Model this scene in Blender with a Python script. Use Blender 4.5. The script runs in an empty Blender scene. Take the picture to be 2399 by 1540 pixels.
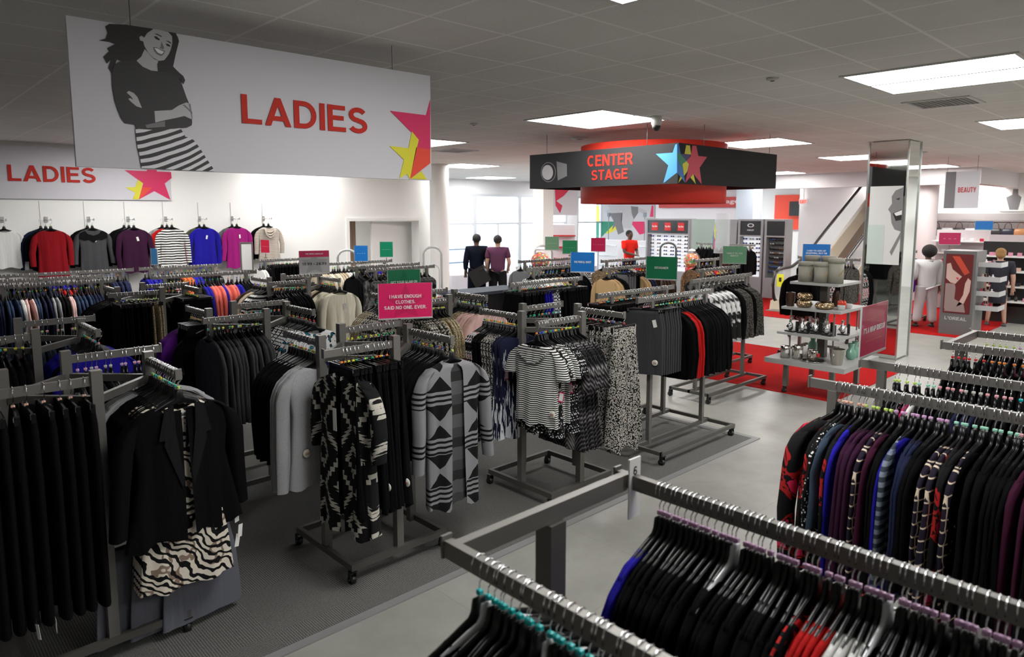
import bpy, bmesh, math, random
from math import sin, cos, pi, radians
from mathutils import Vector, Matrix
S = bpy.context.scene
COL = S.collection
R = random.Random(11)
# ---------------------------------------------------------------- camera
CAM_H = 2.3; YAW = 46.6; PITCH = math.degrees(math.atan(190/1630))
cd = bpy.data.cameras.new('camera'); cam = bpy.data.objects.new('camera', cd); COL.objects.link(cam)
cam.location = (0, 0, CAM_H)
cam.rotation_euler = (radians(90-PITCH), 0, radians(YAW-90))
cd.sensor_fit = 'HORIZONTAL'; cd.sensor_width = 36; cd.lens = 36*1630/2399
cd.shift_y = -80/2399; cd.shift_x = 0; cd.clip_end = 200; cd.clip_start = .05
cd.dof.use_dof = True; cd.dof.focus_distance = 5.2; cd.dof.aperture_fstop = 3.4
S.camera = cam
S.view_settings.view_transform = 'Standard'; S.view_settings.look = 'None'
S.view_settings.gamma = 1; S.view_settings.use_curve_mapping = False
S.view_settings.exposure = 0.0
# ---------------------------------------------------------------- daylight outside the shop windows
W = bpy.data.worlds.new('world'); S.world = W; W.use_nodes = True
bg = W.node_tree.nodes['Background']; bg.inputs[0].default_value = (.86,.92,1,1); bg.inputs[1].default_value = 6
PANEL_STRENGTH = 21.0
HC = 3.42        # ceiling height
# ---------------------------------------------------------------- materials
MATS = {}
def mat(name, col=(.5,.5,.5), rough=.6, metal=0, emit=None, es=0, spec=.5, alpha=1, trans=0, bump=None, coat=0):
    if name in MATS: return MATS[name]
    m = bpy.data.materials.new(name); m.use_nodes = True; MATS[name] = m
    b = m.node_tree.nodes['Principled BSDF']
    b.inputs['Base Color'].default_value = (*col, 1); b.inputs['Roughness'].default_value = rough
    b.inputs['Metallic'].default_value = metal; b.inputs['Specular IOR Level'].default_value = spec
    b.inputs['Alpha'].default_value = alpha; b.inputs['Transmission Weight'].default_value = trans
    b.inputs['Coat Weight'].default_value = coat
    if emit: b.inputs['Emission Color'].default_value = (*emit, 1); b.inputs['Emission Strength'].default_value = es
    if bump:
        n = N(m); t = n.noise(scale=bump[0], detail=4); n.bump(t, bump[1])
    return m
class N:
    """tiny node helper on object coordinates"""
    def __init__(s, m):
        s.m = m; s.t = m.node_tree; s.b = s.t.nodes['Principled BSDF']
        s.co = s.t.nodes.new('ShaderNodeTexCoord').outputs['Object']
        x = s.t.nodes.new('ShaderNodeSeparateXYZ'); s.t.links.new(s.co, x.inputs[0]); s.x, s.y, s.z = x.outputs
    def put(s, sock, v):
        if hasattr(v, 'is_linked') or hasattr(v, 'links'): s.t.links.new(v, sock)
        else: sock.default_value = v
    def m_(s, op, a, b=0, c=0):
        n = s.t.nodes.new('ShaderNodeMath'); n.operation = op
        for i, v in enumerate((a, b, c)): s.put(n.inputs[i], v)
        return n.outputs[0]
    def vec(s, x, y, z):
        n = s.t.nodes.new('ShaderNodeCombineXYZ')
        for i, v in enumerate((x, y, z)): s.put(n.inputs[i], v)
        return n.outputs[0]
    def noise(s, scale=5, detail=2, v=None, dist=0, rough=.5):
        n = s.t.nodes.new('ShaderNodeTexNoise'); s.t.links.new(v or s.co, n.inputs['Vector'])
        n.inputs['Scale'].default_value = scale; n.inputs['Detail'].default_value = detail
        n.inputs['Distortion'].default_value = dist; n.inputs['Roughness'].default_value = rough
        return n.outputs[0]
    def voro(s, scale=5, v=None, feat='F1', out=0):
        n = s.t.nodes.new('ShaderNodeTexVoronoi'); n.feature = feat; s.t.links.new(v or s.co, n.inputs['Vector'])
        n.inputs['Scale'].default_value = scale; return n.outputs[out]
    def ramp(s, f, stops, const=True):
        n = s.t.nodes.new('ShaderNodeValToRGB'); n.color_ramp.interpolation = 'CONSTANT' if const else 'LINEAR'
        e = n.color_ramp.elements
        while len(e) < len(stops): e.new(.5)
        for i, (p, c) in enumerate(stops): e[i].position = p; e[i].color = (*c, 1)
        s.put(n.inputs[0], f); return n.outputs[0]
    def mix(s, f, a, b):
        n = s.t.nodes.new('ShaderNodeMix'); n.data_type = 'RGBA'; s.put(n.inputs[0], f)
        for i, v in ((6, a), (7, b)):
            if isinstance(v, tuple): n.inputs[i].default_value = (*v, 1)
            else: s.t.links.new(v, n.inputs[i])
        return n.outputs[2]
    def color(s, c): s.t.links.new(c, s.b.inputs['Base Color'])
    def bump(s, h, st=.3, d=.01):
        n = s.t.nodes.new('ShaderNodeBump'); n.inputs['Strength'].default_value = st; n.inputs['Distance'].default_value = d
        s.t.links.new(h, n.inputs['Height']); s.t.links.new(n.outputs[0], s.b.inputs['Normal'])
    def fr(s, a, k): return s.m_('FRACT', s.m_('MULTIPLY', a, k))
    def tri(s, a, k): return s.m_('ABSOLUTE', s.m_('SUBTRACT', s.m_('MULTIPLY', s.fr(a, k), 2), 1))   # 1..0..1
def cloth(name, col=(.1,.1,.1), rough=.92):
    m = mat(name, col, rough, spec=.08 if max(col) < .03 else .2)
    if not m.get('w'):
        m['w'] = 1; n = N(m); v = n.vec(n.m_('MULTIPLY', n.x, 1), n.m_('MULTIPLY', n.y, .6), n.m_('MULTIPLY', n.z, .12))
        f = n.noise(38, 3, v); n.bump(f, .5, .012)
    return m
BLK=(.003,.003,.0035); WHT=(.75,.75,.73); CRM=(.72,.66,.54)
def pat(name, fn, rough=.9):
    m = mat('print_'+name, rough=rough, spec=.25); n = N(m); n.color(fn(n)); return m
P = {}
P['stripe'] = pat('fine black and white stripes', lambda n: n.ramp(n.fr(n.z, 62), [(0, BLK), (.5, WHT)]))
P['stripe_wide'] = pat('wide black and white stripes', lambda n: n.ramp(n.fr(n.m_('ADD', n.z, n.m_('MULTIPLY', n.noise(6), .03)), 23), [(0, BLK), (.5, WHT)]))
P['stripe_beige'] = pat('beige and grey stripes', lambda n: n.ramp(n.fr(n.z, 34), [(0, (.16,.13,.12)), (.3, (.62,.55,.47))]))
P['stripe_slate'] = pat('slate stripes', lambda n: n.ramp(n.fr(n.z, 24), [(0, (.03,.04,.055)), (.5, (.17,.2,.25))]))
P['zebra'] = pat('zebra', lambda n: n.mix(n.m_('GREATER_THAN', n.m_('SINE', n.m_('MULTIPLY', n.m_('ADD', n.m_('ADD', n.z, n.m_('MULTIPLY', n.x, .8)), n.m_('MULTIPLY', n.noise(5, 3), .35)), 120)), .15),
    n.ramp(n.noise(9, 2), [(0, (.68,.62,.53)), (.55, (.22,.16,.12)), (.62, (.62,.56,.48))]), BLK))
P['leopard'] = pat('black and cream speckle', lambda n: n.ramp(n.m_('ADD', n.voro(95), n.m_('MULTIPLY', n.noise(70), .45)), [(0, BLK), (.5, (.55,.53,.48)), (.72, BLK)]))
P['mono'] = pat('black and white dots', lambda n: n.ramp(n.voro(70), [(0, (.7,.7,.7)), (.33, BLK)]))
P['grid'] = pat('windowpane', lambda n: n.mix(n.m_('MAXIMUM', n.m_('GREATER_THAN', n.tri(n.m_('ADD', n.x, n.m_('MULTIPLY', n.noise(12), .05)), 16), .88), n.m_('GREATER_THAN', n.tri(n.m_('ADD', n.z, n.m_('MULTIPLY', n.noise(10), .05)), 20), .86)), (.012,.008,.02), (.6,.5,.38)))
def _aztec(n):
    zz = n.m_('ADD', n.z, .06)
    d = n.m_('ADD', n.tri(zz, 2.5), n.m_('MULTIPLY', n.tri(n.m_('ADD', n.x, .02), 3.4), 1.0))
    j = n.m_('MULTIPLY', n.fr(zz, 34), .16)
    j = n.m_('ADD', j, n.m_('MULTIPLY', n.noise(90, 2, n.vec(n.m_('MULTIPLY', n.x, 2), 0, n.m_('MULTIPLY', n.z, .4))), .12))
    f = n.fr(n.m_('ADD', d, j), 1.35)
    return n.ramp(f, [(0, BLK), (.62, (.42,.4,.35)), (.9, BLK)])
P['aztec'] = pat('ikat diamonds', _aztec)
def _geo(n):
    a = n.tri(n.m_('ADD', n.x, .13), 3.4); b = n.tri(n.m_('ADD', n.z, .06), 3.1)
    dia = n.m_('GREATER_THAN', n.m_('ADD', a, b), 1.08)
    band = n.m_('GREATER_THAN', n.fr(n.m_('MULTIPLY', n.m_('ADD', n.z, 0), 1), 3.1), .66)
    line = n.m_('GREATER_THAN', n.tri(n.z, 29), .45)
    base = n.mix(dia, (.2,.2,.21), BLK)
    return n.mix(band, base, n.mix(line, BLK, (.21,.21,.22)))
P['geo'] = pat('grey geometric bands', _geo)
P['ink'] = pat('navy and white streaks', lambda n: n.mix(n.m_('GREATER_THAN', n.m_('ADD', n.noise(60, 3, n.vec(n.x, n.y, n.m_('MULTIPLY', n.z, .12))), n.m_('MULTIPLY', n.m_('ADD', n.z, .75), -.33)), .52), (.006,.008,.03), (.6,.62,.66)))
P['feather'] = pat('grey feather', lambda n: n.ramp(n.m_('ADD', n.m_('MULTIPLY', n.noise(5, 3), .8), n.m_('MULTIPLY', n.tri(n.m_('ADD', n.z, n.m_('MULTIPLY', n.tri(n.x, 6), .12)), 26), .2)), [(0, BLK), (.46, BLK), (.58, (.1,.09,.095)), (.72, (.5,.5,.51))], False))
P['redblk'] = pat('red and black blots', lambda n: n.ramp(n.noise(7, 3, dist=1.2), [(0, BLK), (.5, (.38,.012,.012)), (.58, BLK), (.63, (.62,.02,.09))]))
P['dots'] = pat('teal and black dots', lambda n: n.ramp(n.voro(26), [(0, (.0,.16,.24)), (.3, (.02,.02,.02)), (.43, (.75,.76,.76))]))
P['lattice'] = pat('black and white lattice', lambda n: n.mix(n.m_('GREATER_THAN', n.m_('MAXIMUM', n.tri(n.m_('ADD', n.x, n.z), 24), n.tri(n.m_('SUBTRACT', n.x, n.z), 24)), .72), (.7,.7,.7), BLK))
P['gold'] = pat('gold sequins', lambda n: n.ramp(n.noise(160, 2), [(0, (.10,.08,.04)), (.5, (.5,.4,.22)), (.6, (.75,.68,.5))]), .4)
P['silver'] = pat('silver snake', lambda n: n.ramp(n.noise(45, 3), [(0, BLK), (.5, (.5,.48,.4)), (.6, (.03,.03,.03))]), .45)
P['teal_leaf'] = pat('dark teal leaves', lambda n: n.ramp(n.noise(35, 2, dist=2), [(0, BLK), (.56, (.03,.22,.26)), (.62, (.55,.6,.6)), (.65, BLK)]))
P['fur'] = pat('black and white fur', lambda n: n.ramp(n.m_('ADD', n.noise(9, 2), n.m_('MULTIPLY', n.noise(150, 2, n.vec(n.x, n.y, n.m_('MULTIPLY', n.z, .15))), .12)), [(.5, (.01,.01,.01)), (.6, (.72,.72,.72))], False))
P['furgrey'] = pat('black and grey fur', lambda n: n.ramp(n.m_('ADD', n.noise(14, 2), n.m_('MULTIPLY', n.noise(150, 2, n.vec(n.x, n.y, n.m_('MULTIPLY', n.z, .15))), .12)), [(.5, (.008,.008,.008)), (.68, (.13,.125,.12))], False))
P['furbrown'] = pat('tan fur', lambda n: n.ramp(n.noise(40, 3), [(.3, (.05,.03,.015)), (.7, (.4,.28,.16))], False))
P['tweed'] = pat('black and grey boucle', lambda n: n.ramp(n.noise(70, 3), [(.4, (.01,.01,.01)), (.7, (.17,.16,.14))], False))
P['redwhite'] = pat('red black and white print', lambda n: n.ramp(n.noise(28, 2), [(0, BLK), (.47, (.6,.6,.6)), (.56, (.4,.02,.04)), (.62, (.65,.65,.65))]))
P['heather'] = pat('pale grey heather', lambda n: n.ramp(n.noise(220, 2), [(.2, (.28,.28,.29)), (.8, (.42,.42,.43))], False))
P['smallprint'] = pat('black blouse with cream flecks', lambda n: n.ramp(n.noise(30, 2), [(0, BLK), (.64, (.45,.36,.24))]))
P['redstripe'] = pat('red and black stripes', lambda n: n.ramp(n.fr(n.m_('ADD', n.z, n.x), 22), [(0, BLK), (.45, (.5,.02,.02))]))
for k, c in dict(black=(.003,.003,.0034), charcoal=(.05,.051,.055), grey=(.12,.12,.125), ltgrey=(.3,.3,.31), navy=(.008,.012,.04), slate=(.035,.055,.085),
        denim=(.03,.05,.1), royal=(.012,.008,.28), red=(.42,.008,.008), crimson=(.2,.003,.007), burgundy=(.04,.004,.02), plum=(.03,.005,.024), magenta=(.32,.012,.17),
        cream=(.66,.62,.5), beige=(.5,.41,.3), camel=(.42,.28,.14), brown=(.05,.025,.015), pink=(.75,.5,.46), coral=(.75,.16,.12), purple=(.16,.02,.3),
        white=(.7,.7,.68), olive=(.07,.08,.04), orange=(.6,.12,.03), teal=(.0,.2,.22), fuchsia=(.35,.01,.09), tealdk=(.01,.05,.06), suitgrey=(.12,.125,.15)).items():
    P[k] = cloth('fabric_'+k, c)
CH = mat('chrome wire', (.75,.75,.77), .18, 1)
HG = mat('black hanger plastic', (.005,.005,.006), .28, spec=.3)
HGC = mat('clear hanger plastic', (.45,.46,.48), .15, spec=.8)
STEEL = mat('brushed grey steel', (.17,.163,.15), .42, .35)
STEELD = mat('dark rack steel', (.11,.105,.095), .45, .35)
BPL = mat('black plastic', (.01,.01,.01), .4)
RUB = mat('caster rubber', (.012,.012,.012), .35)
WHT_M = mat('white card', (.72,.72,.7), .6)
TAN_M = mat('kraft tag', (.4,.27,.14), .7)
CLIPS = {k: mat('marker '+k, c, .35) for k, c in dict(teal=(0,.42,.42), lilac=(.6,.34,.58), pink=(.75,.35,.4), green=(.02,.33,.12), yellow=(.65,.62,.03), orange=(.75,.22,.03), red=(.6,.02,.02), blue=(.03,.08,.5), clear=(.5,.5,.45), mint=(.3,.65,.5), lime=(.5,.7,.15), peach=(.7,.42,.33)).items()}
# ---------------------------------------------------------------- mesh builder
class MB:
    def __init__(s): s.v = []; s.f = []; s.mi = []; s.sm = []
    def add(s, vs, fs, mi=0, sm=False):
        o = len(s.v); s.v += [tuple(p) for p in vs]
        for f in fs: s.f.append([i+o for i in f]); s.mi.append(mi); s.sm.append(sm)
        return s
    def box(s, c, d, mi=0, rz=0, M=None):
        vs = []
        for x in (-.5,.5):
            for y in (-.5,.5):
                for z in (-.5,.5):
                    px, py, pz = x*d[0], y*d[1], z*d[2]
                    vs.append((c[0]+px*cos(rz)-py*sin(rz), c[1]+px*sin(rz)+py*cos(rz), c[2]+pz))
        if M: vs = [tuple(M @ Vector(v)) for v in vs]
        return s.add(vs, [(0,1,3,2),(4,6,7,5),(0,4,5,1),(2,3,7,6),(0,2,6,4),(1,5,7,3)], mi)
    def lo_hi(s, a, b, mi=0): return s.box([(a[i]+b[i])/2 for i in range(3)], [abs(b[i]-a[i]) for i in range(3)], mi)
    def loft(s, rings, mi=0, cap0=False, cap1=False, closed=True, sm=True):
        n = len(rings[0]); vs = [p for r in rings for p in r]; fs = []
        for i in range(len(rings)-1):
            for j in range(n if closed else n-1):
                k = (j+1) % n; fs.append((i*n+j, i*n+k, (i+1)*n+k, (i+1)*n+j))
        if cap0: fs.append(tuple(range(n-1, -1, -1)))
        if cap1: fs.append(tuple(range((len(rings)-1)*n, len(rings)*n)))
        return s.add(vs, fs, mi, sm)
    def tube(s, path, r, n=8, mi=0, cap=True, sy=1.0):
        path = [Vector(p) for p in path]; rings = []; up = Vector((0,0,1))
        for i, p in enumerate(path):
            t = (path[min(i+1, len(path)-1)] - path[max(i-1, 0)]).normalized()
            a = t.cross(up)
            if a.length < .1: a = t.cross(Vector((0,1,0)))
            a.normalize(); b = a.cross(t)
            rr = r[i] if isinstance(r, (list, tuple)) else r
            rings.append([p + a*cos(2*pi*k/n)*rr + b*sin(2*pi*k/n)*rr*sy for k in range(n)])
        return s.loft(rings, mi, cap, cap)
    def cyl(s, c, r, h, n=20, mi=0, r2=None):
        r2 = r if r2 is None else r2
        return s.lathe(c, [(r, 0), (r2, h)], n, mi, True)
    def lathe(s, c, prof, n=20, mi=0, cap=False):
        rings = [[(c[0]+r*cos(2*pi*k/n), c[1]+r*sin(2*pi*k/n), c[2]+z) for k in range(n)] for r, z in prof]
        return s.loft(rings, mi, cap, cap)
    def prism(s, pts, f, d, mi=0):
        """pts 2-D outline, f(u,v,w)->xyz, d=(w0,w1)"""
        n = len(pts); A = [f(u, v, d[0]) for u, v in pts]; B = [f(u, v, d[1]) for u, v in pts]
        from mathutils.geometry import tessellate_polygon
        tr = tessellate_polygon([[Vector((u, v, 0)) for u, v in pts]])
        fs = [tuple(t) for t in tr] + [tuple(n+i for i in reversed(t)) for t in tr]
        fs += [(i, (i+1) % n, n+(i+1) % n, n+i) for i in range(n)]
        return s.add(A+B, fs, mi)
    def sphere(s, c, r, mi=0, n=14, m=9, sq=(1,1,1)):
        rings = []
        for i in range(m+1):
            a = pi*i/m; rr = max(sin(a), .02)
            rings.append([(c[0]+r*sq[0]*rr*cos(2*pi*k/n), c[1]+r*sq[1]*rr*sin(2*pi*k/n), c[2]-r*sq[2]*cos(a)) for k in range(n)])
        return s.loft(rings, mi, True, True)
    def mesh(s, name, mats):
        me = bpy.data.meshes.new(name); me.from_pydata(s.v, [], s.f)
        for m in (mats if isinstance(mats, (list, tuple)) else [mats]): me.materials.append(m)
        me.polygons.foreach_set('material_index', s.mi); me.polygons.foreach_set('use_smooth', s.sm)
        bm = bmesh.new(); bm.from_mesh(me); bmesh.ops.recalc_face_normals(bm, faces=bm.faces); bm.to_mesh(me); bm.free()
        me.update(); return me
    def build(s, name, mats, parent=None, loc=(0,0,0), rz=0, **tags):
        return put(name, s.mesh(name, mats), parent, loc, rz, **tags)
def put(name, me, parent=None, loc=(0,0,0), rz=0, label=None, cat=None, group=None, kind=None):
    o = bpy.data.objects.new(name, me); COL.objects.link(o)
    if parent is not None: o.parent = parent
    o.location = loc; o.rotation_euler = (0, 0, rz)
    if label: o['label'] = label
    if cat: o['category'] = cat
    if group: o['group'] = group
    if kind: o['kind'] = kind
    return o
def thing(name, label, cat, loc=(0,0,0), rz=0, group=None): return put(name, None, None, loc, rz, label, cat, group)
def struct(name, mb, mats, **k): return mb.build(name, mats, kind='structure', **k)
ONES = ['','first','second','third','fourth','fifth','sixth','seventh','eighth','ninth','tenth','eleventh','twelfth','thirteenth','fourteenth','fifteenth','sixteenth','seventeenth','eighteenth','nineteenth']
TN = {2:'twent',3:'thirt',4:'fort',5:'fift',6:'sixt',7:'sevent',8:'eight'}
def ordinal(n):
    if n < 20: return ONES[n]
    return TN[n//10]+('ieth' if n % 10 == 0 else 'y-'+ONES[n % 10])
# camera-ray helper used only to read printed artwork off the photograph onto its own real flat sign
_a = radians(YAW); _p = radians(PITCH)
FW = Vector((cos(_a)*cos(_p), sin(_a)*cos(_p), -sin(_p))); RT = Vector((sin(_a), -cos(_a), 0)); UP = RT.cross(FW)
def ray(x, y): return FW + RT*((x-1200)/1630) - UP*((y-690)/1630)
def onY(x, y, Y): r = ray(x, y); return (r.x*Y/r.y, CAM_H + r.z*Y/r.y)      # -> (X, Z)
def onX(x, y, X): r = ray(x, y); return (r.y*X/r.x, CAM_H + r.z*X/r.x)      # -> (Y, Z)
def scripttext(name, s, w, h, mt, parent, origin, ux, uz=(0,0,1), off=.0, bold=.022, depth=.002, label=None, **k):
    """text fitted to w x h, centred on origin, drawn along ux / uz"""
    c = bpy.data.curves.new('t', 'FONT'); c.body = s; c.align_x = 'CENTER'; c.align_y = 'CENTER'; c.offset = bold; c.space_line = .95
    c.resolution_u = 3
    t = bpy.data.objects.new('t', c); COL.objects.link(t)
    dg = bpy.context.evaluated_depsgraph_get(); me = bpy.data.meshes.new_from_object(t.evaluated_get(dg))
    bpy.data.objects.remove(t)
    xs = [v.co.x for v in me.vertices]; ys = [v.co.y for v in me.vertices]
    if not xs: return
    sx = w/(max(xs)-min(xs)); sy = h/(max(ys)-min(ys)); mx = (max(xs)+min(xs))/2; my = (max(ys)+min(ys))/2
    U = Vector(ux).normalized(); Z = Vector(uz).normalized(); Nn = U.cross(Z); O = Vector(origin)
    for v in me.vertices:
        p = O + U*((v.co.x-mx)*sx) + Z*((v.co.y-my)*sy) + Nn*(off+depth); v.co = p
    bm = bmesh.new(); bm.from_mesh(me)
    r = bmesh.ops.extrude_face_region(bm, geom=bm.faces[:]); bmesh.ops.translate(bm, verts=[g for g in r['geom'] if isinstance(g, bmesh.types.BMVert)], vec=-Nn*depth)
    bmesh.ops.recalc_face_normals(bm, faces=bm.faces); bm.to_mesh(me); bm.free()
    for p in me.polygons: p.use_smooth = False; p.material_index = 0
    me.materials.clear(); me.materials.append(mt); me.name = name
    return put(name, me, parent, label=label)
# ---------------------------------------------------------------- bold grotesque lettering built as outlines
def _arc(cx, cy, rx, ry, a0, a1, n=12): return [(cx+rx*cos(radians(a0+(a1-a0)*k/n)), cy+ry*sin(radians(a0+(a1-a0)*k/n))) for k in range(n+1)]
def _bowl(y0, y1, x=.42, r=.27): return [(.1, y1)]+_arc(x, (y0+y1)/2, r, (y1-y0)/2, 90, -90)+[(.1, y0)]
GL = {  # width, v = stems (x0,y0,x1,y1), h = bars (x0,x1,y), c = curves
 'A': (.9, [(.1,0,.45,1),(.45,1,.8,0)], [(.22,.68,.27)], []), 'B': (.8, [(.1,0,.1,1)], [], [_bowl(.5,.91,.42,.2),_bowl(.09,.5,.42,.26)]), 'C': (.84, [], [], [_arc(.43,.5,.33,.41,48,312,18)]),
 'D': (.84, [(.1,0,.1,1)], [], [_bowl(.09,.91,.36,.37)]), 'E': (.7, [(.1,0,.1,1)], [(.1,.68,.91),(.1,.62,.52),(.1,.7,.09)], []), 'F': (.66, [(.1,0,.1,1)], [(.1,.66,.91),(.1,.6,.5)], []),
 'G': (.88, [(.74,0,.74,.5)], [(.44,.82,.46)], [_arc(.43,.5,.33,.41,48,325,18)]), 'H': (.82, [(.1,0,.1,1),(.72,0,.72,1)], [(.1,.72,.52)], []), 'I': (.2, [(.1,0,.1,1)], [], []),
 'K': (.84, [(.1,0,.1,1),(.16,.36,.68,1),(.34,.56,.74,0)], [], []), 'L': (.66, [(.1,0,.1,1)], [(.1,.66,.09)], []), 'M': (.98, [(.1,0,.1,1),(.88,0,.88,1),(.15,1,.49,0),(.83,1,.49,0)], [], []),
 'N': (.82, [(.1,0,.1,1),(.72,0,.72,1),(.13,1,.69,0)], [], []), 'O': (.88, [], [], [_arc(.44,.5,.34,.41,0,360,26)]), 'P': (.76, [(.1,0,.1,1)], [], [_bowl(.42,.91,.42,.24)]),
 'R': (.82, [(.1,0,.1,1),(.46,.46,.71,0)], [], [_bowl(.47,.91,.44,.24)]), 'S': (.78, [], [], [_arc(.39,.71,.27,.2,25,270,14)+_arc(.39,.29,.29,.2,88,-158,14)]), 'T': (.72, [(.36,0,.36,1)], [(0,.72,.91)], []),
 'U': (.82, [(.1,.38,.1,1),(.72,.38,.72,1)], [], [_arc(.41,.38,.31,.29,180,360)]), 'V': (.82, [(.1,1,.41,0),(.72,1,.41,0)], [], []), 'W': (1.2, [(.1,1,.35,0),(.6,1,.35,0),(.6,1,.85,0),(1.1,1,.85,0)], [], []),
 'X': (.82, [(.1,1,.72,0),(.72,1,.1,0)], [], []), 'Y': (.82, [(.1,1,.41,.42),(.72,1,.41,.42),(.41,0,.41,.44)], [], []),
 '1': (.5, [(.32,0,.32,1)], [], [[(.06,.72),(.3,.84)]]), '2': (.7, [], [(.08,.68,.09)], [_arc(.36,.69,.25,.22,165,-35)+[(.12,.1)]]), '4': (.74, [(.52,0,.52,1),(.46,1,.1,.3)], [(.03,.74,.27)], []),
 '6': (.72, [], [], [_arc(.37,.31,.25,.23,0,360,20), [(.12,.34),(.14,.62),(.26,.86),(.42,.92),(.62,.82)]]), '9': (.72, [], [], [_arc(.35,.69,.25,.23,0,360,20), [(.6,.66),(.58,.38),(.46,.14),(.3,.08),(.1,.18)]]),
 '.': (.2, [(.1,0,.1,.2)], [], []), ',': (.2, [(.1,.2,.06,-.12)], [], []), "'": (.2, [(.1,.65,.1,1)], [], []), '-': (.46, [], [(.04,.42,.4)], []), '!': (.2, [(.1,0,.1,.18),(.1,.3,.1,1)], [], []),
 '(': (.34, [], [], [_arc(.46,.5,.34,.62,130,230)]), ')': (.34, [], [], [_arc(-.12,.5,.34,.62,50,-50)]), '~': (.8, [], [], [[(.05,.4),(.25,.6),(.5,.35),(.75,.55)]]), ' ': (.26, [], [], [])}
def lettering(name, s, w, h, mt, parent, origin, ux, uz=(0,0,1), off=.0, depth=.002, wt=.19, **k):
    """upper-case text fitted to w x h, centred on origin"""
    polys = []; lines = s.split('\n'); y0 = 0
    for ln in lines:
        x = 0; tot = sum(GL[c][0]+.1 for c in ln)-.1; x = -tot/2
        for c in ln:
            W_, V_, H_, C_ = GL[c]
            for a, b, c_, d in V_:
                t = wt/2*math.hypot(c_-a, d-b)/max(abs(d-b), .01); t = min(t, wt*.72)
                polys.append([(x+a-t, b), (x+a+t, b), (x+c_+t, d), (x+c_-t, d)])
            for a, b, y in H_: polys.append([(x+a, y-wt*.44), (x+b, y-wt*.44), (x+b, y+wt*.44), (x+a, y+wt*.44)])
            for cv in C_:
                L, Rr = [], []
                cl = math.hypot(cv[0][0]-cv[-1][0], cv[0][1]-cv[-1][1]) < .01
                for i, p in enumerate(cv):
                    a = cv[i-1] if i else (cv[-2] if cl else p); b = cv[i+1] if i < len(cv)-1 else (cv[1] if cl else p)
                    dx, dy = b[0]-a[0], b[1]-a[1]; l = math.hypot(dx, dy) or 1
                    L.append((x+p[0]-dy/l*wt*.47, p[1]+dx/l*wt*.47)); Rr.append((x+p[0]+dy/l*wt*.47, p[1]-dx/l*wt*.47))
                for i in range(len(cv)-1): polys.append([L[i], L[i+1], Rr[i+1], Rr[i]])
            x += W_+.1
        polys = [q for q in polys]
        if ln is not lines[-1]:
            polys = [[(a, b+1.4) for a, b in q] for q in polys]
    xs = [p[0] for q in polys for p in q]; sx = w/(max(xs)-min(xs)); mx = (max(xs)+min(xs))/2; n = len(lines); H = 1+1.4*(n-1); sy = h/H
    U = Vector(ux).normalized(); Z = Vector(uz).normalized(); Nn = U.cross(Z); O = Vector(origin); m = MB()
    for qi, q in enumerate(polys):
        e_ = depth*.012*qi
        P3 = [O+U*((a-mx)*sx)+Z*((b-H/2)*sy) for a, b in q]
        A = [tuple(p+Nn*(off+depth+e_)) for p in P3]; B = [tuple(p+Nn*off) for p in P3]; k_ = len(A)
        m.add(A+B, [tuple(range(k_)), tuple(range(2*k_-1, k_-1, -1))]+[(i, (i+1) % k_, k_+(i+1) % k_, k_+i) for i in range(k_)])
    return m.build(name, mt, parent)
def textobj(name, s, w, h, mt, parent, origin, ux, **k):
    if all(c in GL for c in s): return lettering(name, s, w, h, mt, parent, origin, ux, **k)
    return scripttext(name, s, w, h, mt, parent, origin, ux, **k)
# ================================================================ SETTING
def floor_mat():
    m = mat('polished grey vinyl floor', (.36,.355,.33), .32, spec=.4); n = N(m)
    c = n.ramp(n.noise(2.2, 6, rough=.65), [(.3, (.232,.23,.208)), (.7, (.322,.32,.294))], False)
    ln = n.m_('MAXIMUM', n.m_('GREATER_THAN', n.tri(n.x, 1/1.22), .996), n.m_('GREATER_THAN', n.tri(n.y, 1/1.22), .996))
    n.color(n.mix(n.m_('MULTIPLY', ln, .35), c, (.12,.12,.11))); return m
def carpet_mat():
    m = mat('grey ribbed carpet', (.1,.1,.1), .95, spec=.1); n = N(m)
    par = n.m_('GREATER_THAN', n.fr(n.m_('ADD', n.m_('FLOOR', n.m_('MULTIPLY', n.x, 2)), n.m_('FLOOR', n.m_('MULTIPLY', n.y, 2))), .5), .25)
    rib = n.m_('ADD', n.m_('MULTIPLY', n.tri(n.x, 75), par), n.m_('MULTIPLY', n.tri(n.y, 75), n.m_('SUBTRACT', 1, par)))
    f = n.m_('ADD', n.m_('MULTIPLY', rib, .5), n.m_('MULTIPLY', n.noise(140, 2), .7))
    n.color(n.ramp(f, [(.3, (.05,.05,.048)), (.9, (.19,.188,.18))], False)); n.bump(f, .4, .004); return m
def ceil_mat():
    m = mat('mineral ceiling tiles', (.5,.5,.48), .95, spec=.1); n = N(m)
    ln = n.m_('MAXIMUM', n.m_('GREATER_THAN', n.tri(n.m_('SUBTRACT', n.x, .055), 1/.61), .965), n.m_('GREATER_THAN', n.tri(n.m_('SUBTRACT', n.y, .285), 1/.61), .965))
    sp = n.m_('GREATER_THAN', n.voro(30), .07)
    c = n.mix(sp, (.24,.24,.23), n.ramp(n.noise(.9, 2), [(.3, (.66,.655,.63)), (.7, (.74,.735,.71))], False))
    n.color(n.mix(ln, c, (.85,.845,.82))); n.bump(n.m_('SUBTRACT', n.noise(60, 3), ln), .25, .01); return m
WALL = mat('white painted wall', (.78,.78,.76), .8, bump=(3, .03))
REDC = mat('red carpet', (.34,.006,.006), .95, spec=.1, bump=(200, .3))
FL, CP, CE = floor_mat(), carpet_mat(), ceil_mat()
struct('floor', MB().lo_hi((-4,-7,-.1), (33,19,0)), FL)
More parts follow.
